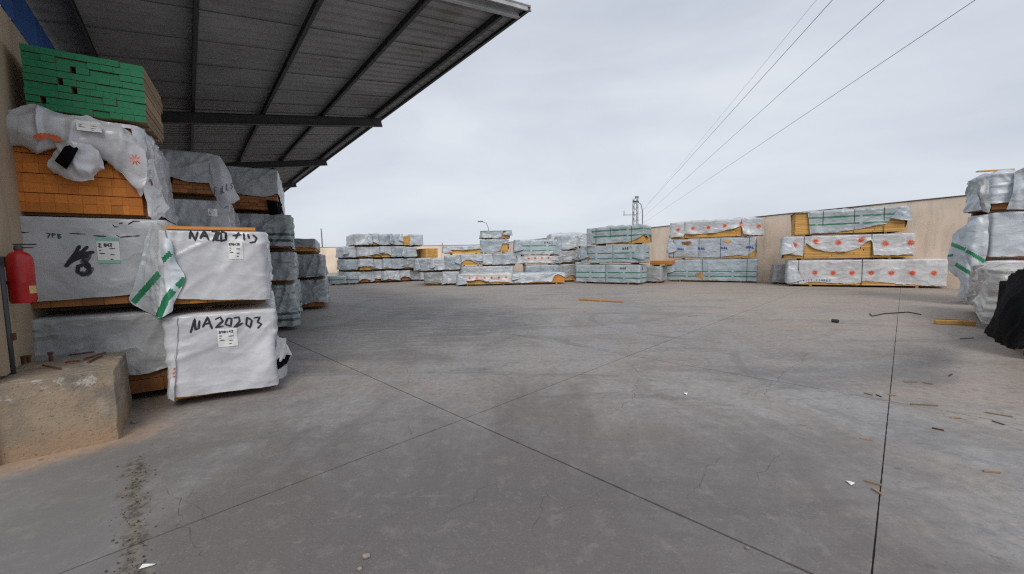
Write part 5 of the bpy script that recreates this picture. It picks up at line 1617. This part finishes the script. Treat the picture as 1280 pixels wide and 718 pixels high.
# front pack lying towards the camera
PQ2 = Plane((11.75, 9.9), None, 225)
r, s, z, bh = pack(PQ2, 0, 0, 0, 0, 1.15, 'low pack under crumpled white sheeting at the right edge', GQ, 'tarp_dirty', 'wood_orange', along='x', s01=(0.0, 3.0), H=1.20, hem={0: [(0, .12), (.2, .16), (.5, .2), (.8, .3), (1, .3)]}, lump=.3, amp=.10, res=.035, seed=84, fs=1.1, toplump=.08, flare=.12)
r2, s, z, bh = pack(PQ2, 0, 0, 0, 0, 1.15, 'low pack under a hanging black sheet nearest the right edge', GQ, 'tarp_black', 'wood_orange', along='x', s01=(3.6, 6.2), H=1.0, hem={0: [(0, .02), (.3, .06), (.6, .12), (1, .15)]}, amp=.035, res=.03, seed=85, fs=.5, th=1.3, toplump=.02, flare=.03, lump=0.0)
g = [[PQ2.pt(*q) for q in row] for row in [[(1260, 345, .16), (1270, 340, .2), (1284, 336, .22), (1300, 334, .22)], [(1249, 376, .32), (1260, 376, .42), (1280, 378, .38), (1300, 380, .36)],
     [(1238, 402, .36), (1252, 410, .50), (1274, 416, .44), (1300, 420, .40)], [(1231, 416, .36), (1250, 429, .46), (1270, 438, .50), (1300, 434, .42)]]]
sheet('hanging_sheet', g, 'tarp_black', r2, 40, 36, .035, 1.6, 60)

# ================================================================== SMALL THINGS ON THE GROUND
def plank_px(x0, y0, x1, y1, w, h, mat, label, name='plank', cat='plank', group=None, z=0.0):
    a, b = gnd(x0, y0), gnd(x1, y1)
    d = b - a
    o = MB().box((0, 0, 0), (d.length, w, h), tone=.5).build(name, mat)
    bevel(o, min(w, h) * .12, 1)
    a_ = o.data.attributes.get('tone')
    o.location = (a + b) / 2 + Vector((0, 0, h / 2 + z + 0.001)); o.rotation_euler = (0, 0, math.atan2(d.y, d.x))
    return tag(o, label, cat, group)
plank_px(724, 375.5, 750, 377, .10, .06, 'wood_orange', 'orange batten lying on the open concrete, left of two in line')
plank_px(752, 377, 779, 378.5, .10, .05, 'wood_orange', 'orange batten lying on the open concrete, right of two in line')
plank_px(1168, 405, 1218, 407, .10, .09, 'wood_pale', 'pale timber offcut lying near the right edge stack')
plank_px(1168, 400, 1210, 402, .05, .03, 'wood_grey', 'thin dark lath just behind the pale offcut on the right')
def strip_px(pts, r, mat, name, label, cat, group=None):
    P = [gnd(*q) + Vector((0, 0, r + .002)) for q in pts]
    o = MB().tube(P, r, 5).build(name, mat)
    return tag(o, label, cat, group)
strip_px([(1087, 393), (1090, 396), (1105, 393), (1135, 391), (1151, 394)], .014, 'strap_dark', 'packing_strap', 'long black packing strap lying across the joint at right', 'strap')
strip_px([(1040, 403), (1048, 404)], .04, 'strap_dark', 'packing_strap', 'short black strap scrap on the concrete left of the long strap', 'strap')
sp = [((1231, 516), (1266, 522)), ((1198, 402.5), (1217, 403.5)), ((1200, 424), (1217, 423)), ((1138, 506), (1172, 508)), ((1165, 536), (1180, 539)), ((1229, 590), (1251, 592)), ((1076, 549), (1091, 551)),
      ((1081, 602), (1103, 608)), ((1090, 612), (1103, 620)), ((1080, 492), (1091, 495)), ((1095, 494), (1102, 497)), ((1130, 478), (1146, 478)), ((1153, 479), (1166, 481)), ((1240, 527), (1256, 532)), ((1186, 471), (1190, 468)), ((1110, 494), (1120, 495)),
      ((860, 396), (872, 395)), ((1248, 398), (1262, 399))]
for i, (a, b) in enumerate(sp):
    p, q = gnd(*a), gnd(*b)
    d = q - p
    o = MB().box((0, 0, 0), (max(.05, d.length), rng.uniform(.008, .016), rng.uniform(.006, .012)), tone=rng.random()).build('wood_splinter', rng.choice(['wood_grey', 'rust', 'rust', 'wood_grey', 'spray_fade']))
    o.location = (p + q) / 2 + Vector((0, 0, .007)); o.rotation_euler = (0, 0, math.atan2(d.y, d.x))
    tag(o, 'thin brown wood splinter lying on the bare concrete', 'splinter', 'wood splinters on the concrete')
def chip(x, y, sx, sy, mat, label, rot=0.3, name='paper_scrap', cat='scrap', group=None):
    p = gnd(x, y)
    me = MB()
    o = mesh_obj(name, [(-sx / 2, -sy / 2, .003), (sx / 2, -sy / 2 * .8, .012), (sx / 2 * .9, sy / 2, .006), (-sx / 2 * .8, sy / 2 * .9, .015), (0, 0, .018)], [(0, 1, 4), (1, 2, 4), (2, 3, 4), (3, 0, 4)], mat)
    o.location = (p.x, p.y, 0.001); o.rotation_euler = (0, 0, rot)
    return tag(o, label, cat, group)
chip(1063, 605, .038, .04, 'paper', 'white paper scrap beside the long joint at right', .2)
chip(857, 493, .05, .04, 'paper', 'white paper scrap in the open middle of the concrete', .9)
chip(185, 709, .07, .02, 'paper', 'white paper strip at the bottom left of the concrete', .2)
chip(1195, 523, .09, .02, 'wood_grey', 'pale bark sliver among the splinters on the right', -.3)
for x, y, sz in ((167, 529, .03), (458, 697, .022), (450, 712, .015), (934, 686, .012), (170, 520, .012), (640, 466, .012)):
    p = gnd(x, y)
    o = blob('pebble', p + Vector((0, 0, sz * .4)), (sz, sz * .8, sz * .55), 'stone', None, x, .3, 1.5, 2)
    tag(o, 'dark pebble lying loose on the concrete', 'pebble', 'pebbles on the concrete')

# ================================================================== BEYOND THE WALL
def far_pt(x, y, Y):
    d = ray(x, y)
    return CAM + d * (Y / d.y)
# floodlight mast of lattice beside a lamp post
c = far_pt(794, 300, 42); base = Vector((c.x, c.y, 0))
top = far_pt(794, 249, 42).z
mast = empty('floodlight_mast', base, 0, 'thin lattice floodlight mast rising behind the wall', 'mast')
for dx, dy in ((-.25, -.25), (.25, -.25), (.25, .25), (-.25, .25)):
    MB().tube([(dx, dy, 0), (dx * .8, dy * .8, top)], .035, 6).build('leg', 'pole_grey', mast)
nb = 12
for i in range(nb):
    z0, z1 = top * i / nb, top * (i + 1) / nb
    mb = MB()
    for (a, b) in (((-.25, -.25), (.25, -.25)), ((.25, -.25), (.25, .25)), ((.25, .25), (-.25, .25)), ((-.25, .25), (-.25, -.25))):
        mb.tube([(a[0] * .9, a[1] * .9, z0), (b[0] * .9, b[1] * .9, z1)], .02, 5)
    mb.build('brace', 'pole_grey', mast)
mb = MB(); mb.box((0.1, -.1, top + .15), (.36, .2, .22)); mb.build('floodlight', 'pole_grey', mast)
mb = MB(); mb.box((-.7, 0, top * .78), (1.2, .06, .06)); mb.box((-1.2, 0, top * .78 + .2), (.06, .06, .5)); mb.build('side_arm', 'pole_grey', mast)
def lamp(x, ybase, ytop, Y, dx, label, bend=1.0):
    b = far_pt(x, ybase, Y); t = far_pt(x, ytop, Y)
    root = empty('street_lamp', (b.x, b.y, 0), 0, label, 'street lamp')
    h = t.z
    MB().tube([(0, 0, 0), (0, 0, h * .85), (dx * .3, 0, h * .96), (dx, 0, h)], [.07, .05, .045, .04], 8).build('pole', 'pole_grey', root, True)
    hd = MB(); hd.box((dx * 1.25, 0, h), (abs(dx) * .7 + .15, .3, .14)); o = hd.build('lamp_head', 'steel_dark', root); bevel(o, .05)
    return root
lamp(611, 300, 277, 62, -1.0, 'curved street lamp rising behind the tall narrow stack')
lamp(803, 300, 252, 40, -.55, 'curved street lamp close beside the lattice mast')
b = far_pt(403.5, 310, 58); t = far_pt(401.5, 286, 58)
o = MB().tube([(0, 0, 0), (t.x - b.x, 0, t.z)], [.12, .08], 8).build('utility_post', 'pole_grey')
o.location = (b.x, b.y, 0); tag(o, 'bare post standing behind the end wall at far left', 'post')
for x, y, Y, lb in ((553, 303.5, 58, 'short stub post above the end wall near the orange pack'), (512, 293, 29, 'thin rod sticking up beside the orange pack of the far left stack')):
    b = far_pt(x, 312, Y); t = far_pt(x, y, Y)
    o = MB().tube([(0, 0, 0), (0, 0, t.z)], .06 if Y > 40 else .025, 6).build('stub_post', 'pole_grey'); o.location = (b.x, b.y, 0); tag(o, lb, 'post')
# overhead wires running to a pole far beyond the wall
wl = [((19.6, 17.2), (35.3, 91.4), 'lowest overhead wire, rightmost of the four in the sky', .014), ((15.7, 17.1), (32.4, 91.0), 'overhead wire second from the right in the sky', .013),
      ((13.5, 17.1), (29.0, 84.8), 'overhead wire third from the right in the sky', .013), ((12.8, 17.0), (26.9, 76.0), 'faint thin overhead wire, leftmost of the four', .006)]
pole_c = Vector((0, 0, 0))
for k, (a, b, lb, rr) in enumerate(wl):
    A, Bp = Vector((*a, 12)), Vector((*b, 12))
    d = (Bp - A).normalized()
    s0, s1 = A - d * 30, A + d * ((150 - A.y) / d.y)
    pts = []
    for i in range(41):
        t = i / 40
        q = s0.lerp(s1, t); q.z = 12.0
        pts.append(q)
    o = MB().tube(pts, rr, 5).build('overhead_wire', 'wire'); tag(o, lb, 'wire', 'overhead wires')
    pole_c += s1 / 4
up_ = empty('utility_pole', (pole_c.x, pole_c.y + .2, 0), 0, 'distant utility pole carrying the wires, hidden low behind the wall', 'pole')
MB().tube([(0, 0, 0), (0, 0, 12.2)], [.16, .10], 8).build('pole', 'pole_grey', up_)
MB().box((0, 0, 11.9), (9.0, .14, .16)).build('crossarm', 'pole_grey', up_)
